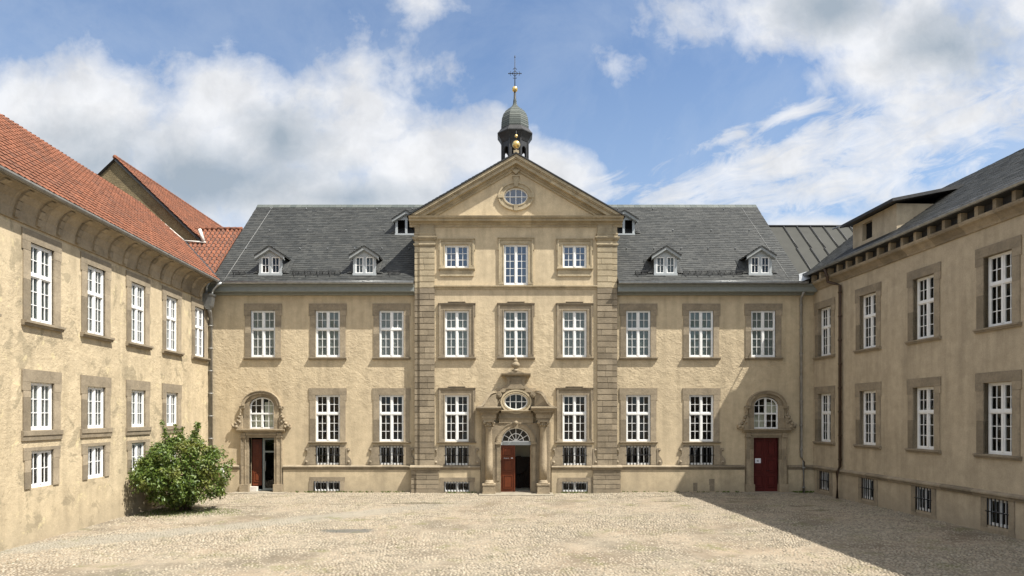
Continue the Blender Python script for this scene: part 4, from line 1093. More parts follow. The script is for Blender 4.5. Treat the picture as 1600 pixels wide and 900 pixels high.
for sx in (-1, 1):
    c = MB(); cx, cy = 0, 0
    c.box(-.31, .31, -.31, .30, -.05, .10); c.box(-.285, .285, -.285, .3, .10, .44); c.box(-.31, .31, -.31, .3, .44, .51)
    c.lathe([(.235, .51), (.245, .55), (.215, .59), (.195, .61), (.205, .65), (.178, .68)], (0,0,0), 20)
    c.lathe([(.176, .68), (.178, 1.4), (.170, 2.2), (.150, 3.12), (.165, 3.14), (.165, 3.17), (.15, 3.18)], (0,0,0), 20)
    c.lathe([(.155, 3.18), (.17, 3.3), (.20, 3.40), (.23, 3.44)], (0,0,0), 16); c.box(-.25, .25, -.25, .28, 3.44, 3.515)
    for k in range(10):
        a = 2*math.pi*k/10; c.ball((.185*math.cos(a), .185*math.sin(a), 3.27+.05*(k % 2)), .055, 8)
    for a in (-1, 1): c.ball((a*.22, -.22, 3.40), .075, 8); c.ball((a*.22, .1, 3.40), .07, 8)
    c.build('column', M['stone_dark'], portal, (sx*1.29, YP-.26, 0))
u = MB(); u.lathe([(.15, 5.80), (.16, 5.86), (.10, 5.90), (.08, 5.94), (.15, 6.0), (.20, 6.08), (.20, 6.15), (.13, 6.22), (.09, 6.26), (.12, 6.30), (.09, 6.36), (.05, 6.40), (.07, 6.44), (.01, 6.5)], (0,0,0), 16)
u.build('urn', M['stone_dark'], portal, (-.02, YP-.08, .06))
oval_window(0, oc, .565, .395, YP-.02, M['stone_pale'], key=False, ox=.15, oz=.16)
# fanlight
f = MB(); y0, y1 = YP+.16, YP+.24
f.ring([(-RI*math.cos(math.pi*k/20), RI*math.sin(math.pi*k/20)) for k in range(21)], [(-(RI-.05)*math.cos(math.pi*k/20), (RI-.05)*math.sin(math.pi*k/20)) for k in range(21)], y0, y1, False)
f.box(-RI, RI, y0, y1, -.005, .05)
f.ring([(-.38*math.cos(math.pi*k/14), .04+.38*math.sin(math.pi*k/14)) for k in range(15)], [(-.345*math.cos(math.pi*k/14), .04+.345*math.sin(math.pi*k/14)) for k in range(15)], y0+.01, y1-.01, False)
for k in range(1, 6):
    a = math.pi*k/6; d = Vector((math.cos(a), math.sin(a))); n_ = Vector((-d.y, d.x))*.014
    p0, p1 = d*.07, d*(RI-.03); f.prism([tuple(p0-n_), tuple(p1-n_), tuple(p1+n_), tuple(p0+n_)][::1], y0+.012, y1-.012)
f.prism([(-.1, .05), (.1, .05), (.07, .12), (0, .15), (-.07, .12)], y0-.004, y1)
fo = f.build('fanlight', M['white'], main, (0, 0, CZ))
g = MB(); e = [(-(RI-.02)*math.cos(math.pi*k/20), .01+(RI-.03)*math.sin(math.pi*k/20)) for k in range(21)]; g.add([(a, y0+.04, b) for a, b in e], [tuple(range(21))]); g.build('pane', M['glass'], fo)
mb = MB(); mb.box(-.73, .73, YP+.12, YP+.26, CZ-.15, CZ-.008); mb.build('transom', M['dormer'], main)
# hall behind, half-open door
mb = MB(); room(mb, -1.5, 1.5, YR+.3, 1.9, 0.02, CZ-.02); mb.build('interior', M['hall'], main)
mb = MB(); room(mb, -.9, .9, YR+.27, 1.4, CZ-.01, CZ+.9); mb.build('interior', M['dark'], main)
mb = MB(); mb.box(-1.45, 1.45, 1.8, 1.88, .02, 1.62); mb.box(.05, .3, 1.6, 1.7, .02, 1.66)
mb.tube([(.1, 1.5, .7), (.4, 1.4, .8), (.7, 1.2, 1.15)], .025, 6)
for k in range(5): mb.tube([(.2+k*.11, 1.45-k*.05, .1), (.2+k*.11, 1.45-k*.05, .72+k*.08)], .014, 5)
mb.build('hall_panelling', M['hallwood'], main)
mb = MB(); door_leaf(mb, -.735, -.05, YP+.17, .06, CZ-.15, panels=((.07, .36), (.42, .70), (.75, .95))); mb.box(-.10, -.04, YP+.14, YP+.24, .07, CZ-.16)
dl = mb.build('door', M['redwood'], main); dl['label'] = 'closed red wooden leaf with white lettering'
mb = MB(); door_leaf(mb, 0, .66, 0, .06, CZ-.15); o = mb.build('door', M['redwood'], main, (.735, YP+.24, 0)); o.rotation_euler = (0, 0, rad(88)); o['label'] = 'red wooden leaf swung open into the hall'
def text(s_, size, loc, parent, name, mat):
    cu = bpy.data.curves.new(name, 'FONT'); cu.body = s_; cu.size = size; cu.extrude = .002; cu.align_x = 'CENTER'
    tmp = bpy.data.objects.new('tmp_text', cu); COL.objects.link(tmp)
    dg = bpy.context.evaluated_depsgraph_get(); me = bpy.data.meshes.new_from_object(tmp.evaluated_get(dg))
    bpy.data.objects.remove(tmp); me.materials.clear(); me.materials.append(mat)
    o = link(me, name, parent, loc); o.rotation_euler = (rad(90), 0, 0); return o
text('Museum', .075, (-.46, YP+.166, 1.66), dl, 'lettering', M['paper'])
ar = MB(); ar.prism([(-.24, 1.668), (-.18, 1.668), (-.18, 1.65), (-.145, 1.685), (-.18, 1.72), (-.18, 1.702), (-.24, 1.702)], YP+.163, YP+.1665); ar.build('arrow_sign', M['paper'], dl)
# door steps
mb = MB(); mb.box(-1.75, 1.75, YP-1.0, YP-.0, -.05, .045); mb.box(-.72, .72, YP, YR+.3, -.05, .055); mb.build('doorstep', M['slab'], main)
for x in DOORS:
    mb = MB(); mb.box(x-1.25, x-.02, -.75, -.0, -.05, .035); mb.box(x-.01, x+1.25, -.75, -.0, -.05, .03); mb.box(x-.62, x+.62, 0.0, .26, -.05, .03); mb.build('doorstep', M['slab'], main)

# ---- downpipes of the main building
def pipe(parent, pts, r, mat, name='downpipe', brackets=True):
    mb = MB(); mb.tube(pts, r, 10)
    if brackets:
        for i in range(len(pts)-1):
            a, b = Vector(pts[i]), Vector(pts[i+1])
            if abs((b-a).normalized().z) > .95 and (a-b).length > 1.5:
                n = int((a-b).length/1.15)
                for k in range(n+1):
                    c = a+(b-a)*((k+.3)/(n+.6)); mb.tube([c-Vector((0,0,.03)), c+Vector((0,0,.03))], r*1.35, 10)
    return mb.build(name, mat, parent)
xr = (1250-806)/32
pipe(main, [(xr, -.42, 9.7), (xr, -.12, 9.45), (xr, -.12, 1.75), (xr+.06, -.26, 1.5), (xr+.06, -.26, -.02)], .062, M['zinc_dull'])
hx, hy = -14.70, -.66
xl = (331.5-806)/32
pipe(main, [(hx, hy, 8.9), (hx+.02, hy+.1, 8.72), (xl, -.16, 8.42), (xl, -.14, 1.2)], .085, M['zinc_dull'])
mb = MB(); mb.box(xl+1.0-.35, xl+1.0-.15, -.2, -.1, -.02, 1.0) if False else mb.tube([(xl+.62, -.2, -.02), (xl+.62, -.2, 1.12)], .085, 10); mb.tube([(xl, -.14, 1.2), (xl+.62, -.2, 1.1)], .085, 10); mb.build('downpipe', M['zinc_dull'], main)
hp = MB()                                            # leader head in the corner
n4 = [(-.30, .30), (.30, .30)]
def frus(cx, cy, w0, d0, z0, w1, d1, z1):
    vs = [(cx-w0, cy-d0, z0), (cx+w0, cy-d0, z0), (cx+w0, cy+d0, z0), (cx-w0, cy+d0, z0), (cx-w1, cy-d1, z1), (cx+w1, cy-d1, z1), (cx+w1, cy+d1, z1), (cx-w1, cy+d1, z1)]
    hp.add(vs, [(0,1,5,4),(1,2,6,5),(2,3,7,6),(3,0,4,7),(4,5,6,7),(3,2,1,0)])
hx, hy = -14.70, -.66
frus(hx, hy, .10, .10, 8.82, .17, .16, 8.95); frus(hx, hy, .17, .16, 8.953, .24, .2, 9.45); frus(hx, hy, .27, .22, 9.453, .28, .23, 9.54)
hp.tube([(hx+.62, -.64, 10.08), (hx+.42, -.64, 9.98), (hx+.22, -.65, 9.78), (hx+.12, -.66, 9.5)], .075, 8)
hp.tube([(hx+.1, -.85, 10.1), (hx-.06, -.75, 9.85), (hx-.1, -.66, 9.5)], .07, 8)
hp.build('rainwater_head', M['zinc'], main)

# ================================================================== RIGHT WING
rw = thing('wing_building', 'grey beige wing in shade on the right with brown downpipe and bracketed eaves', 'building', (14.53, 0, 0), rad(-90+2.45))
Lw = 26.0
wy = [1.03+3.36*k for k in range(8)]
holes = []
for w_ in wy: holes += [(w_-.56, w_+.56, 6.56, 8.86), (w_-.56, w_+.56, 2.5, 4.78), (w_-.42, w_+.42, .24, 1.08)]
mb = MB(); wall_grid(mb, -.5, Lw, -.3, 9.9, 0, holes); mb.quad((Lw, 0, -.3), (Lw, 9, -.3), (Lw, 9, 9.9), (Lw, 0, 9.9)); mb.quad((-.5, 9, -.3), (Lw, 9, -.3), (Lw, 9, 9.9), (-.5, 9, 9.9))
mb.build('wall', M['stucco_grey'], rw)
slw = sill_mesh(1.12, .34, .13, .12)
psr = plain_surround(1.12, 2.29); psr.transform(Matrix.Translation((0, -.10, 0))); slw.transform(Matrix.Translation((0, -.10, 0)))
def tsq():
    m = MB(); m.box(-.42-.25, .42+.22, -.03, .1, .84, 1.02); m.box(-.67, -.42, -.03, .1, -.1, .836); m.box(.42, .64, -.03, .1, -.1, .836); m.box(-.67, .66, -.035, .1, -.26, -.103); return m.mesh('surround', M['stone'])
tq = tsq()
for w_ in wy:
    place_window(rw, w_, .10, 6.56, 1.12, 2.30, curtain=False, surround=psr, sill=slw)
    place_window(rw, w_, .10, 2.5, 1.12, 2.28, curtain=False, surround=psr, sill=slw)
    place_window(rw, w_, 0, .24, .84, .84, rows=(2,), split=None, surround=tq, bars=6)
mb = MB()
for k in range(18):
    mb.sweep([(0, 1.12), (-.06, 1.12), (-.08, 1.18), (-.13, 1.22), (-.13, 1.27), (0, 1.34)], -.0+k*1.45, k*1.45+1.444)
mb.build('plinth_moulding', M['stone'], rw)
mb = MB()                                           # coved stone cornice + frieze with openings
for k in range(18):
    a, b = -.3+k*1.45, -.3+k*1.45+1.445
    mb.sweep([(0, 9.78), (-.05, 9.78), (-.09, 9.86), (-.20, 9.98), (-.30, 10.04), (-.33, 10.10), (-.33, 10.16), (0, 10.16)], a, b)
    for q_ in range(2):
        mb.box(a+q_*.72, a+q_*.72+.14, -.34, -.05, 10.163, 10.46)
mb.build('cornice', M['stone_dark'], rw)
mb = MB(); mb.box(-.3, Lw, -.12, 0, 10.163, 10.46); mb.box(-.3, Lw, -.50, 0, 10.463, 10.52); mb.build('soffit', M['lead'], rw)
mb = MB(); mb.sweep([(-.46, 10.50), (-.52, 10.47), (-.58, 10.48), (-.62, 10.54), (-.62, 10.60), (-.60, 10.60), (-.58, 10.54), (-.5, 10.53)], -.25, Lw); mb.tube([(-.25, -.62, 10.605), (Lw, -.62, 10.605)], .018, 6); mb.build('gutter', M['zinc'], rw)
te = .68; ridge_y = 4.5
def eavez(y): return 10.56+te*(y+.5)
mb = MB(); mb.quad((-4, -.52, eavez(-.52)), (Lw, -.52, eavez(-.52)), (Lw, ridge_y, eavez(ridge_y)), (-4, ridge_y, eavez(ridge_y)))
mb.quad((Lw, 9.5, eavez(-.5)), (-4, 9.5, eavez(-.5)), (-4, ridge_y, eavez(ridge_y)), (Lw, ridge_y, eavez(ridge_y)))
mb.add([(Lw, -.4, 10.5), (Lw, 9.4, 10.5), (Lw, ridge_y, eavez(ridge_y)-.03)], [(0, 1, 2)])
ro = mb.build('roof', M['slate_dark'], rw)
mb = MB(); ln = math.hypot(1, te)
slates(mb, (-.3, -.54, eavez(-.54)), (1, 0, 0), (0, 1/ln, te/ln), (0, -te/ln, 1/ln), lambda v: (max(-3.6, -1.05*v), 20.0), 5.0*ln, sw=.3, ex=.2, skew=0)
mb.build('slate_covering', M['slate'], ro)
pipe(rw, [(2.0, -.55, 10.45), (2.0, -.42, 10.05), (2.0, -.40, 9.85), (2.25, -.22, 9.72), (2.5, -.12, 9.6), (2.5, -.12, 1.45), (2.42, -.2, 1.2), (2.42, -.2, -.02)], .065, M['brownpipe'])
pipe(rw, [(13.5, -.5, 10.4), (13.5, -.12, 9.6), (13.5, -.12, -.02)], .065, M['brownpipe'])
# dormer of the wing
dv = MB(); wall_grid(dv, 2.6, 5.6, 10.8, 12.25, .42, [(3.3, 4.0, 11.35, 12.1)], .2)
for e in (2.6, 5.6): dv.quad((e, .42, 10.8), (e, 3.0, 10.8), (e, 3.0, 12.25), (e, .42, 12.25))
do = dv.build('dormer', M['stucco_grey'], rw)
dv = MB(); dv.sweep([(.02, 12.22), (.02, 12.34), (3.2, 13.0), (3.2, 12.86)], 2.25, 5.95); dv.build('roof', M['lead'], do)
dv = MB(); dv.box(3.25, 4.05, .60, .64, 11.3, 12.12); dv.build('interior', M['dark'], do)
dv = MB(); dv.tube([(1.7, .0, 12.35), (2.4, .05, 12.3)], .03, 6); dv.build('gutter', M['zinc'], do)
# metal roof that links the wing to the main building
mr = MB(); zr = 14.12; yr_ = (zr-10.28)/T-.4
inv = rw.matrix_basis.inverted() if False else (Matrix.Translation((14.53, 0, 0)) @ Matrix.Rotation(rad(-90+2.45), 4, 'Z')).inverted()
def W2R(p): return tuple(inv @ Vector(p))
def dpl(x, y, h=0.0): return W2R((x, y-h*T/1.383, 10.20+T*(y+.4)+h/1.383))
mr.quad(dpl(13.7, -.3), dpl(24, -.3), dpl(24, yr_), dpl(13.7, yr_)); mr.quad(dpl(13.7, yr_), dpl(24, yr_), W2R((24, yr_+4, 10.2)), W2R((13.7, yr_+4, 10.2)))
mo = mr.build('roof', M['seam'], rw)
mr = MB()
for k in range(14):
    x = 14.55+k*.72
    for (ya, yb, s_) in ((-.3, 1.9, 0), (1.9, yr_, .06)):
        P0, P1 = dpl(x+s_, ya, .05), dpl(x+s_, yb, .05); mr.tube([P0, P1], .028, 5)
mr.tube([dpl(13.7, yr_, .03), dpl(24, yr_, .03)], .06, 6)
mr.build('standing_seam', M['lead'], mo)
fl = MB(); fl.quad(W2R((13.55, -.62, 10.12)), W2R((14.05, -.66, 10.30)), W2R((14.15, -.1, 10.75)), W2R((13.75, -.15, 10.62))); fl.build('flashing', M['zinc'], mo)

# ================================================================== LEFT WING
lw = thing('wing_building', 'weathered yellow wing on the left with red tiled roof, behind the bush', 'building', (-14.94, 0, 0), rad(90+2.5))
Ll = 24.0
wx_ = [-1.18-2.72*k for k in range(9)]
holes = []
for i, w_ in enumerate(wx_):
    holes.append((w_-.52, w_+.52, 6.5, 8.80))
    if i: holes += [(w_-.52, w_+.52, 3.3, 4.72), (w_-.5, w_+.5, 1.6, 2.7)]
mb = MB(); wall_grid(mb, -Ll, .5, -.3, 10.0, 0, holes)
mb.quad((-Ll, 0, -.3), (-Ll, 9, -.3), (-Ll, 9, 9.9), (-Ll, 0, 9.9)); mb.quad((-Ll, 9, -.3), (.5, 9, -.3), (.5, 9, 9.9), (-Ll, 9, 9.9))
mb.build('wall', M['stucco_old'], lw)
psl = plain_surround(1.04, 2.3, .3, .34); psl2 = plain_surround(1.04, 1.42, .3, .36); sll = sill_mesh(1.04, .36, .16, .16)
psl3 = plain_surround(1.0, 1.1, .26, .1)
for i, w_ in enumerate(wx_):
    place_window(lw, w_, 0, 6.5, 1.04, 2.3, curtain=i != 0, surround=psl, sill=sll)
    if i:
        place_window(lw, w_, 0, 3.3, 1.04, 1.42, rows=(3,), split=None, curtain=True, surround=psl2, sill=cached('sll2', lambda: sill_mesh(1.04, .36, .3, .08)))
        place_window(lw, w_, 0, 1.6, 1.0, 1.1, rows=(2,), split=None, surround=psl3)
mb = MB()                                            # coved eaves with ribs
prof = [(0, 9.25), (-.06, 9.25), (-.07, 9.33), (-.10, 9.55), (-.18, 9.78), (-.32, 9.96), (-.50, 10.06), (-.60, 10.08), (-.60, 10.14), (0, 10.14)]
for k in range(16): mb.sweep(prof, -Ll+k*1.5, min(-1.05, -Ll+k*1.5+1.494))
for k in range(26):
    x0 = -1.4-k*.92
    if x0 < -Ll: break
    for (ya, za, yb, zb) in ((-.07, 9.33, -.10, 9.55), (-.10, 9.55, -.18, 9.78), (-.18, 9.78, -.32, 9.96), (-.32, 9.96, -.5, 10.06)):
        for h_ in (0,):
            mb.add([(x0, ya-.06, za-.02), (x0+.2, ya-.06, za-.02), (x0+.2, yb-.06, zb-.04), (x0, yb-.06, zb-.04), (x0, ya, za), (x0+.2, ya, za), (x0+.2, yb, zb), (x0, yb, zb)], [(0,1,2,3), (0,3,7,4), (1,5,6,2), (0,4,5,1)])
mb.build('cornice', M['stone_dark'], lw)
mb = MB(); mb.sweep([(-.58, 10.14), (-.62, 10.11), (-.68, 10.12), (-.71, 10.17), (-.71, 10.22), (-.69, 10.22), (-.67, 10.17), (-.6, 10.16)], -Ll, -.1); mb.build('gutter', M['zinc_dull'], lw)
tl = .89
def lz(y): return 10.22+tl*(y+.62)
ln = math.hypot(1, tl); ry = 4.6
mb = MB()
mb.quad((-Ll-.2, -.62, lz(-.62)), (3.2, -.62, lz(-.62)), (3.2, ry, lz(ry)), (-Ll-.2, ry, lz(ry)))
mb.quad((3.2, 9.8, lz(-.6)), (-Ll-.2, 9.8, lz(-.6)), (-Ll-.2, ry, lz(ry)), (3.2, ry, lz(ry)))
mb.add([(-Ll, -.5, 10.1), (-Ll, 9.7, 10.1), (-Ll, ry, lz(ry)-.03)], [(0, 1, 2)])
ro = mb.build('roof', M['slate_dark'], lw)
CT = lambda y: 10.28+T*(y+.4)                        # plane of the connecting red roof (world y)
LWM = Matrix.Translation((-14.94, 0, 0)) @ Matrix.Rotation(rad(90+2.5), 4, 'Z'); LWI = LWM.inverted()
def clipA(p):
    w_ = LWM @ p
    return w_.y < 2.25 and (w_.y < -.35 or w_.z > CT(w_.y)-.05)
mb = MB(); pantiles(mb, (-Ll-.2, -.66, lz(-.66)), (1, 0, 0), (0, 1/ln, tl/ln), (0, -tl/ln, 1/ln), lambda v: (0, Ll+3.0), 5.25*ln, clip=clipA)
mb.build('clay_tiles', M['tile'], ro)
# connecting red roof (south slope) between slate gable and the rear house
cr_ = MB()
def L_(p): return tuple(LWI @ Vector(p))
cyr = 3.25
cr_.quad(L_((-24, -.3, CT(-.3))), L_((-14.70, -.3, CT(-.3))), L_((-14.70, cyr, CT(cyr))), L_((-24, cyr, CT(cyr)))); cr_.quad(L_((-24, cyr, CT(cyr))), L_((-14.7, cyr, CT(cyr))), L_((-14.7, cyr+4, 9.9)), L_((-24, cyr+4, 9.9)))
co = cr_.build('roof', M['slate_dark'], lw)
mb = MB(); lnT = math.hypot(1, T)
def lwz(p):
    q_ = LWI @ Vector(p); return lz(q_.y) if q_.y < ry else -1
def clipC(p): return p.z > lwz(p)-.03
tmp = MB(); pantiles(tmp, (-17.9, -.3, CT(-.3)), (1, 0, 0), (0, 1/lnT, T/lnT), (0, -T/lnT, 1/lnT), lambda v: (0, 3.22), (cyr+.3)*lnT, clip=clipC)
tmp.v = [L_(p) for p in tmp.v]; tmp.build('clay_tiles', M['tile'], co)
rc = MB()
for k in range(18): rc.tube([L_((-14.7-k*.33, cyr, CT(cyr)+.03)), L_((-14.7-k*.33-.31, cyr, CT(cyr)+.03))], [.12, .10], 8)
rc.build('ridge_cap', M['tile'], co)
# valley tiles, dark
vl = MB()
vp = []
for k in range(12):
    y = -.3+2.6*k/11; z = CT(y); yl = (z-10.22)/tl-.62
    # solve world x on the wing's plane
    xw = -14.94-yl
    for _ in range(6):
        q_ = LWI @ Vector((xw, y, z)); xw += (lz(q_.y)-z)/tl*(1)
    vp.append(L_((xw, y-.06, z+.08)))
vl.tube(vp, .07, 6); vl.build('valley_flashing', M['slate_dark'], co)
# white mortar edge
me_ = MB(); me_.box(0, .12, -.1, .1, 0, .9) if False else None
me_.tube([L_((-16.22, 2.05, 12.82)), L_((-16.45, 2.1, 13.45))], .09, 6); me_.tube([L_((-17.3, 2.12, 12.85)), L_((-16.1, 2.05, 12.75))], .05, 6)
me_.tube([L_((-18.6, 2.18, 13.98)), L_((-17.3, 2.12, 12.9))], .045, 6); me_.build('mortar_edge', M['mortar'], co)

# ================================================================== REAR HOUSE WITH RED ROOF
rh = thing('rear_house', 'tall red tiled house with rubble stone gable rising behind the left wing', 'building', (-20.9, 2.3, 0))
bs = .954
mb = MB(); mb.add([(-5.2, 0, 8), (4.75, 0, 8), (4.75, 0, 12.66), (0, 0, 17.12), (-5.2, 0, 12.2)], [(0, 1, 2, 3, 4)])
mb.quad((4.75, 0, 8), (4.75, 14, 8), (4.75, 14, 12.6), (4.75, 0, 12.6)); mb.build('gable_wall', M['stone_rough'], rh)
mb = MB()
mb.quad((5.0, -.15, 17.2-bs*5.0), (5.0, 14, 17.2-bs*5.0), (0, 14, 17.2), (0, -.15, 17.2)); mb.quad((0, -.15, 17.2), (0, 14, 17.2), (-5.4, 14, 17.2-bs*5.4), (-5.4, -.15, 17.2-bs*5.4))
mb.quad((5.0, -.15, 17.2-bs*5.0), (0, -.15, 17.2), (0, -.15, 17.04), (5.0, -.15, 17.04-bs*5.0))
ro = mb.build('roof', M['slate_dark'], rh)
mb = MB(); ln = math.hypot(1, bs)
pantiles(mb, (4.97, -.18, 17.2-bs*4.97), (0, 1, 0), (-1/ln, 0, bs/ln), (bs/ln, 0, 1/ln), lambda v: (0, 14.1), 4.97*ln); mb.build('clay_tiles', M['tile'], ro)
mb = MB()
for k in range(43): mb.tube([(0, -.15+k*.33, 17.24), (0, -.15+k*.33+.31, 17.24)], [.12, .10], 8)
mb.build('ridge_cap', M['tile'], ro)

# ================================================================== GROUND
mb = MB(); mb.quad((-600, -500, -.0), (600, -500, 0), (600, 600, 0), (-600, 600, 0)); g = mb.build('ground', M['sand']); g['kind'] = 'structure'
rng = np.random.default_rng(3)
def field(x, y, seed, sc):                            # cheap smooth noise
    r_ = np.random.default_rng(seed); out = np.zeros_like(x)
    for k in range(7):
        a = r_.uniform(0, 2*np.pi); f = sc*r_.uniform(.6, 1.8); out += np.sin((x*np.cos(a)+y*np.sin(a))*f+r_.uniform(0, 6.28))
    return out/3.2
sp_ = .098
ys = np.arange(-17.2, -.05, sp_*.9); P_ = []
for i, y in enumerate(ys):
    half = min(18.5, (D+y)*.82+1.0)
    xs = np.arange(-half-.5, half, sp_)+(i % 2)*sp_*.5+.3*np.sin(i*.31)
    P_.append(np.stack([xs, np.full_like(xs, y)], 1))
P_ = np.concatenate(P_); P_ += rng.uniform(-.022, .022, P_.shape)
# diagonal drift of the rows
P_[:, 1] += .10*np.sin(P_[:, 0]*.9)+.05*np.sin(P_[:, 0]*2.3+1)
okm = (P_[:, 1] < -.05-np.where(np.abs(P_[:, 0]) < 5.1, .45, .1)) & (P_[:, 0] > -14.75-.04*P_[:, 1]*0) & (P_[:, 0] < 14.55+.04*(-P_[:, 1]))
okm &= ~((np.abs(P_[:, 0]) < 1.8) & (P_[:, 1] > YP-1.03))
for x in DOORS: okm &= ~((np.abs(P_[:, 0]-x) < 1.27) & (P_[:, 1] > -.78))
P_ = P_[okm]; N = len(P_)
fz = field(P_[:, 0], P_[:, 1], 5, 1.1)+.6*field(P_[:, 0], P_[:, 1], 9, 3.5)
zoff = -.028+.016*np.clip(fz*.75+rng.normal(0, .25, N), -1.4, 1.2)+.008*(P_[:, 1] > -2.5)
top_h = .036+rng.uniform(-.006, .014, N)
rx = sp_*.46*rng.uniform(.72, 1.16, N); ry_ = sp_*.44*rng.uniform(.68, 1.12, N); ang = rng.uniform(0, np.pi, N)
nS = 7; K2 = np.arange(nS)*2*np.pi/nS
ca, sa = np.cos(ang)[:, None], np.sin(ang)[:, None]
jr = rng.uniform(.84, 1.14, (N, nS))
def ringv(f, z):
    a = rx[:, None]*np.cos(K2)[None]*f*jr; b = ry_[:, None]*np.sin(K2)[None]*f*jr
    return np.stack([P_[:, 0:1]+a*ca-b*sa, P_[:, 1:2]+a*sa+b*ca, np.broadcast_to(z[:, None], a.shape)], 2)
tilt = rng.normal(0, .14, (N, 2))
r0 = ringv(1.0, zoff); r1 = ringv(.90, zoff+top_h*.75); r2 = ringv(.52, zoff+top_h)
for rr in (r1, r2):
    rr[:, :, 2] += (rr[:, :, 0]-P_[:, 0:1])*tilt[:, 0:1]+(rr[:, :, 1]-P_[:, 1:2])*tilt[:, 1:2]
V_ = np.concatenate([r0, r1, r2], 1).reshape(-1, 3)
base = (np.arange(N)*nS*3)[:, None]
ii = np.arange(nS); jj = (ii+1) % nS
quads = np.concatenate([np.stack([ii, jj, nS+jj, nS+ii], 1), np.stack([nS+ii, nS+jj, 2*nS+jj, 2*nS+ii], 1)])
Q = (base[:, :, None]+quads[None]).reshape(-1, 4)
tops = base+2*nS+ii[None]
me = bpy.data.meshes.new('cobblestones')
nl = Q.size+tops.size
me.vertices.add(len(V_)); me.vertices.foreach_set('co', V_.astype(np.float32).ravel())
me.loops.add(nl); me.loops.foreach_set('vertex_index', np.concatenate([Q.ravel(), tops.ravel()]).astype(np.int32))
starts = np.concatenate([np.arange(len(Q))*4, Q.size+np.arange(N)*nS])
me.polygons.add(len(starts)); me.polygons.foreach_set('loop_start', starts.astype(np.int32))
me.update(calc_edges=True); me.validate(); me.materials.append(M['cobble'])
cb = link(me, 'cobblestone_paving'); cb['kind'] = 'structure'

# ================================================================== BUSH
bx_, by_ = -13.05, -6.3
bush = thing('bush', 'leafy green bush at the foot of the left wing', 'bush', (bx_, by_, 0))
st = MB(); tips = []
for k in range(26):
    a = R.uniform(0, 6.28); rr = R.uniform(.15, 1.35); h = R.uniform(1.3, 3.1)*(1-.22*(rr/1.4)**2)
    p0 = Vector((R.uniform(-.25, .25), R.uniform(-.25, .25), -.05)); p3 = Vector((rr*math.cos(a), rr*math.sin(a), h))
    p1 = p0.lerp(p3, .33)+Vector((0, 0, .25)); p2 = p0.lerp(p3, .68)+Vector((R.uniform(-.1, .1), R.uniform(-.1, .1), .2))
    st.tube([p0, p1, p2, p3], [.035, .024, .014, .006], 5); tips.append((p1, p2, p3))
st.build('stem', M['bark'], bush)
lf = MB()
clumps = []
for k in range(300):
    while True:
        p = Vector((R.uniform(-1, 1), R.uniform(-1, 1), R.uniform(-1, 1)))
        if .25 < p.length < 1: break
    q_ = p.normalized()*(p.length**.5)
    wfac = 1.0+.13*math.sin(3*math.atan2(q_.y, q_.x)+1)+.10*math.sin(5*q_.z+2*math.atan2(q_.y, q_.x))
    c = Vector((q_.x*1.66*wfac-.08, q_.y*1.4*wfac, 1.52+q_.z*1.36))
    if c.z < .42: c.x = c.x*.8-.15; c.y *= .8; c.z += .06
    clumps.append((c, R.uniform(.18, .34)))
for (p1, p2, p3) in tips: clumps.append((p3, .22)); clumps.append((p2.lerp(p3, .5), .25))
for k in range(6):                                 # long shoots
    a = R.uniform(0, 6.28); c = Vector((math.cos(a)*R.uniform(.2, 1.3), math.sin(a)*R.uniform(.2, .9), R.uniform(2.6, 3.0)))
    for j in range(5): clumps.append((c+Vector((math.cos(a)*.05*j, 0, .13*j)), .10))
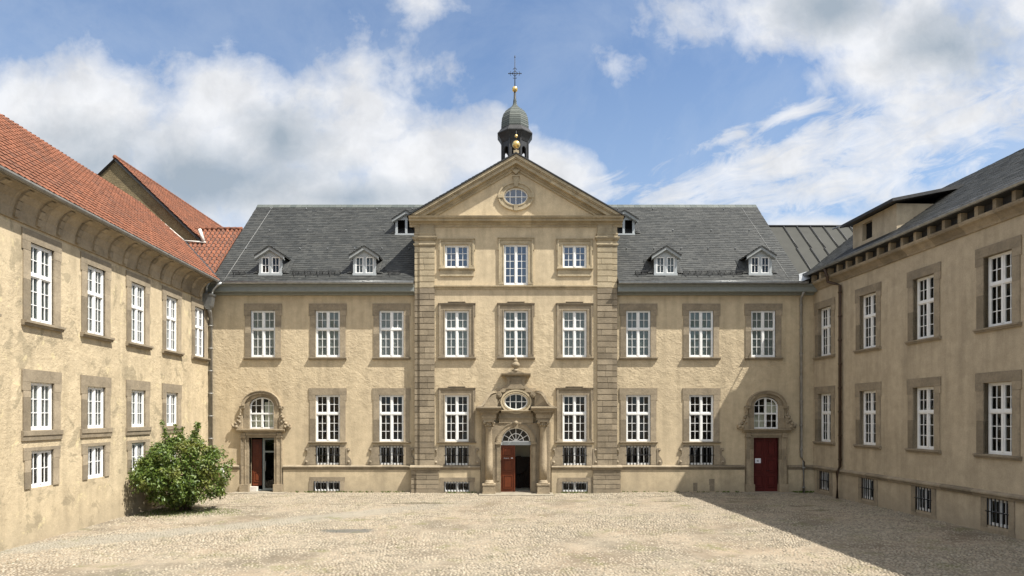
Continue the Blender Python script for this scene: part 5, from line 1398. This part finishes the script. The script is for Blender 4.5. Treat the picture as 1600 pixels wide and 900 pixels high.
for c, r in clumps:
    nlv = int(46*(r/.26)**2)+6
    for j in range(nlv):
        d = Vector((R.gauss(0, 1), R.gauss(0, 1), R.gauss(0, 1))); d = d.normalized()*r*R.uniform(.3, 1.0)
        p = c+d; s_ = R.uniform(.035, .065)
        nrm = (d.normalized()+Vector((R.uniform(-.8, .8), R.uniform(-.8, .8), R.uniform(0, .9)))).normalized()
        u_ = nrm.cross(Vector((R.uniform(-1, 1), R.uniform(-1, 1), R.uniform(-1, 1)))).normalized(); w_ = nrm.cross(u_)
        lf.add([p-u_*s_*1.25, p+w_*s_*.6+nrm*s_*.12, p+u_*s_*1.3, p-w_*s_*.6+nrm*s_*.12], [(0, 1, 2, 3)])
lf.build('foliage', M['leaf'], bush)
# grass under and in front of the bush
gr = MB()
for k in range(4200):
    a = R.uniform(0, 6.28); rr = math.sqrt(R.random())
    x, y = bx_-.3+rr*2.6*math.cos(a), by_-.25+rr*1.25*math.sin(a)
    if x < -14.4: continue
    h = R.uniform(.03, .12)*(1.15-rr*.7); t_ = R.uniform(0, 6.28); w_ = .008
    lx, ly = R.uniform(-.05, .05), R.uniform(-.05, .05)
    gr.add([(x-w_*math.cos(t_), y-w_*math.sin(t_), 0), (x+w_*math.cos(t_), y+w_*math.sin(t_), 0), (x+lx, y+ly, h)], [(0, 1, 2)])
g = gr.build('grass', M['grass']); g['kind'] = 'stuff'; g['label'] = 'short green grass growing in the paving by the bush'

# small weeds in the joint between paving and walls
wd = MB()
for k in range(150):
    if R.random() < .6: x = R.choice([R.uniform(-13.8, -11.2) if False else R.uniform(-11.0, -5.2), R.uniform(5.2, 11.0)]); y = -.16-abs(R.gauss(0, .06))
    elif R.random() < .5: x = R.uniform(13.4, 14.4); y = -.15-abs(R.gauss(0, .06))
    else: x = R.choice([-1, 1])*R.uniform(1.9, 3.6); y = YR-.16-abs(R.gauss(0, .05))
    for j in range(R.randint(4, 9)):
        a = R.uniform(0, 6.28); h = R.uniform(.03, .11); w_ = R.uniform(.006, .014); l_ = R.uniform(.02, .08)
        wd.add([(x-w_*math.sin(a), y-w_*math.cos(a), 0), (x+w_*math.sin(a), y+w_*math.cos(a), 0), (x+l_*math.cos(a)+w_*.5, y+l_*math.sin(a)*.5, h), (x+l_*math.cos(a)*1.3, y+l_*math.sin(a)*.6, h*.7)], [(0, 1, 2), (1, 3, 2)])
w_o = wd.build('weeds', M['grass']); w_o['kind'] = 'stuff'; w_o['label'] = 'tiny green weeds in the joint at the foot of the walls'
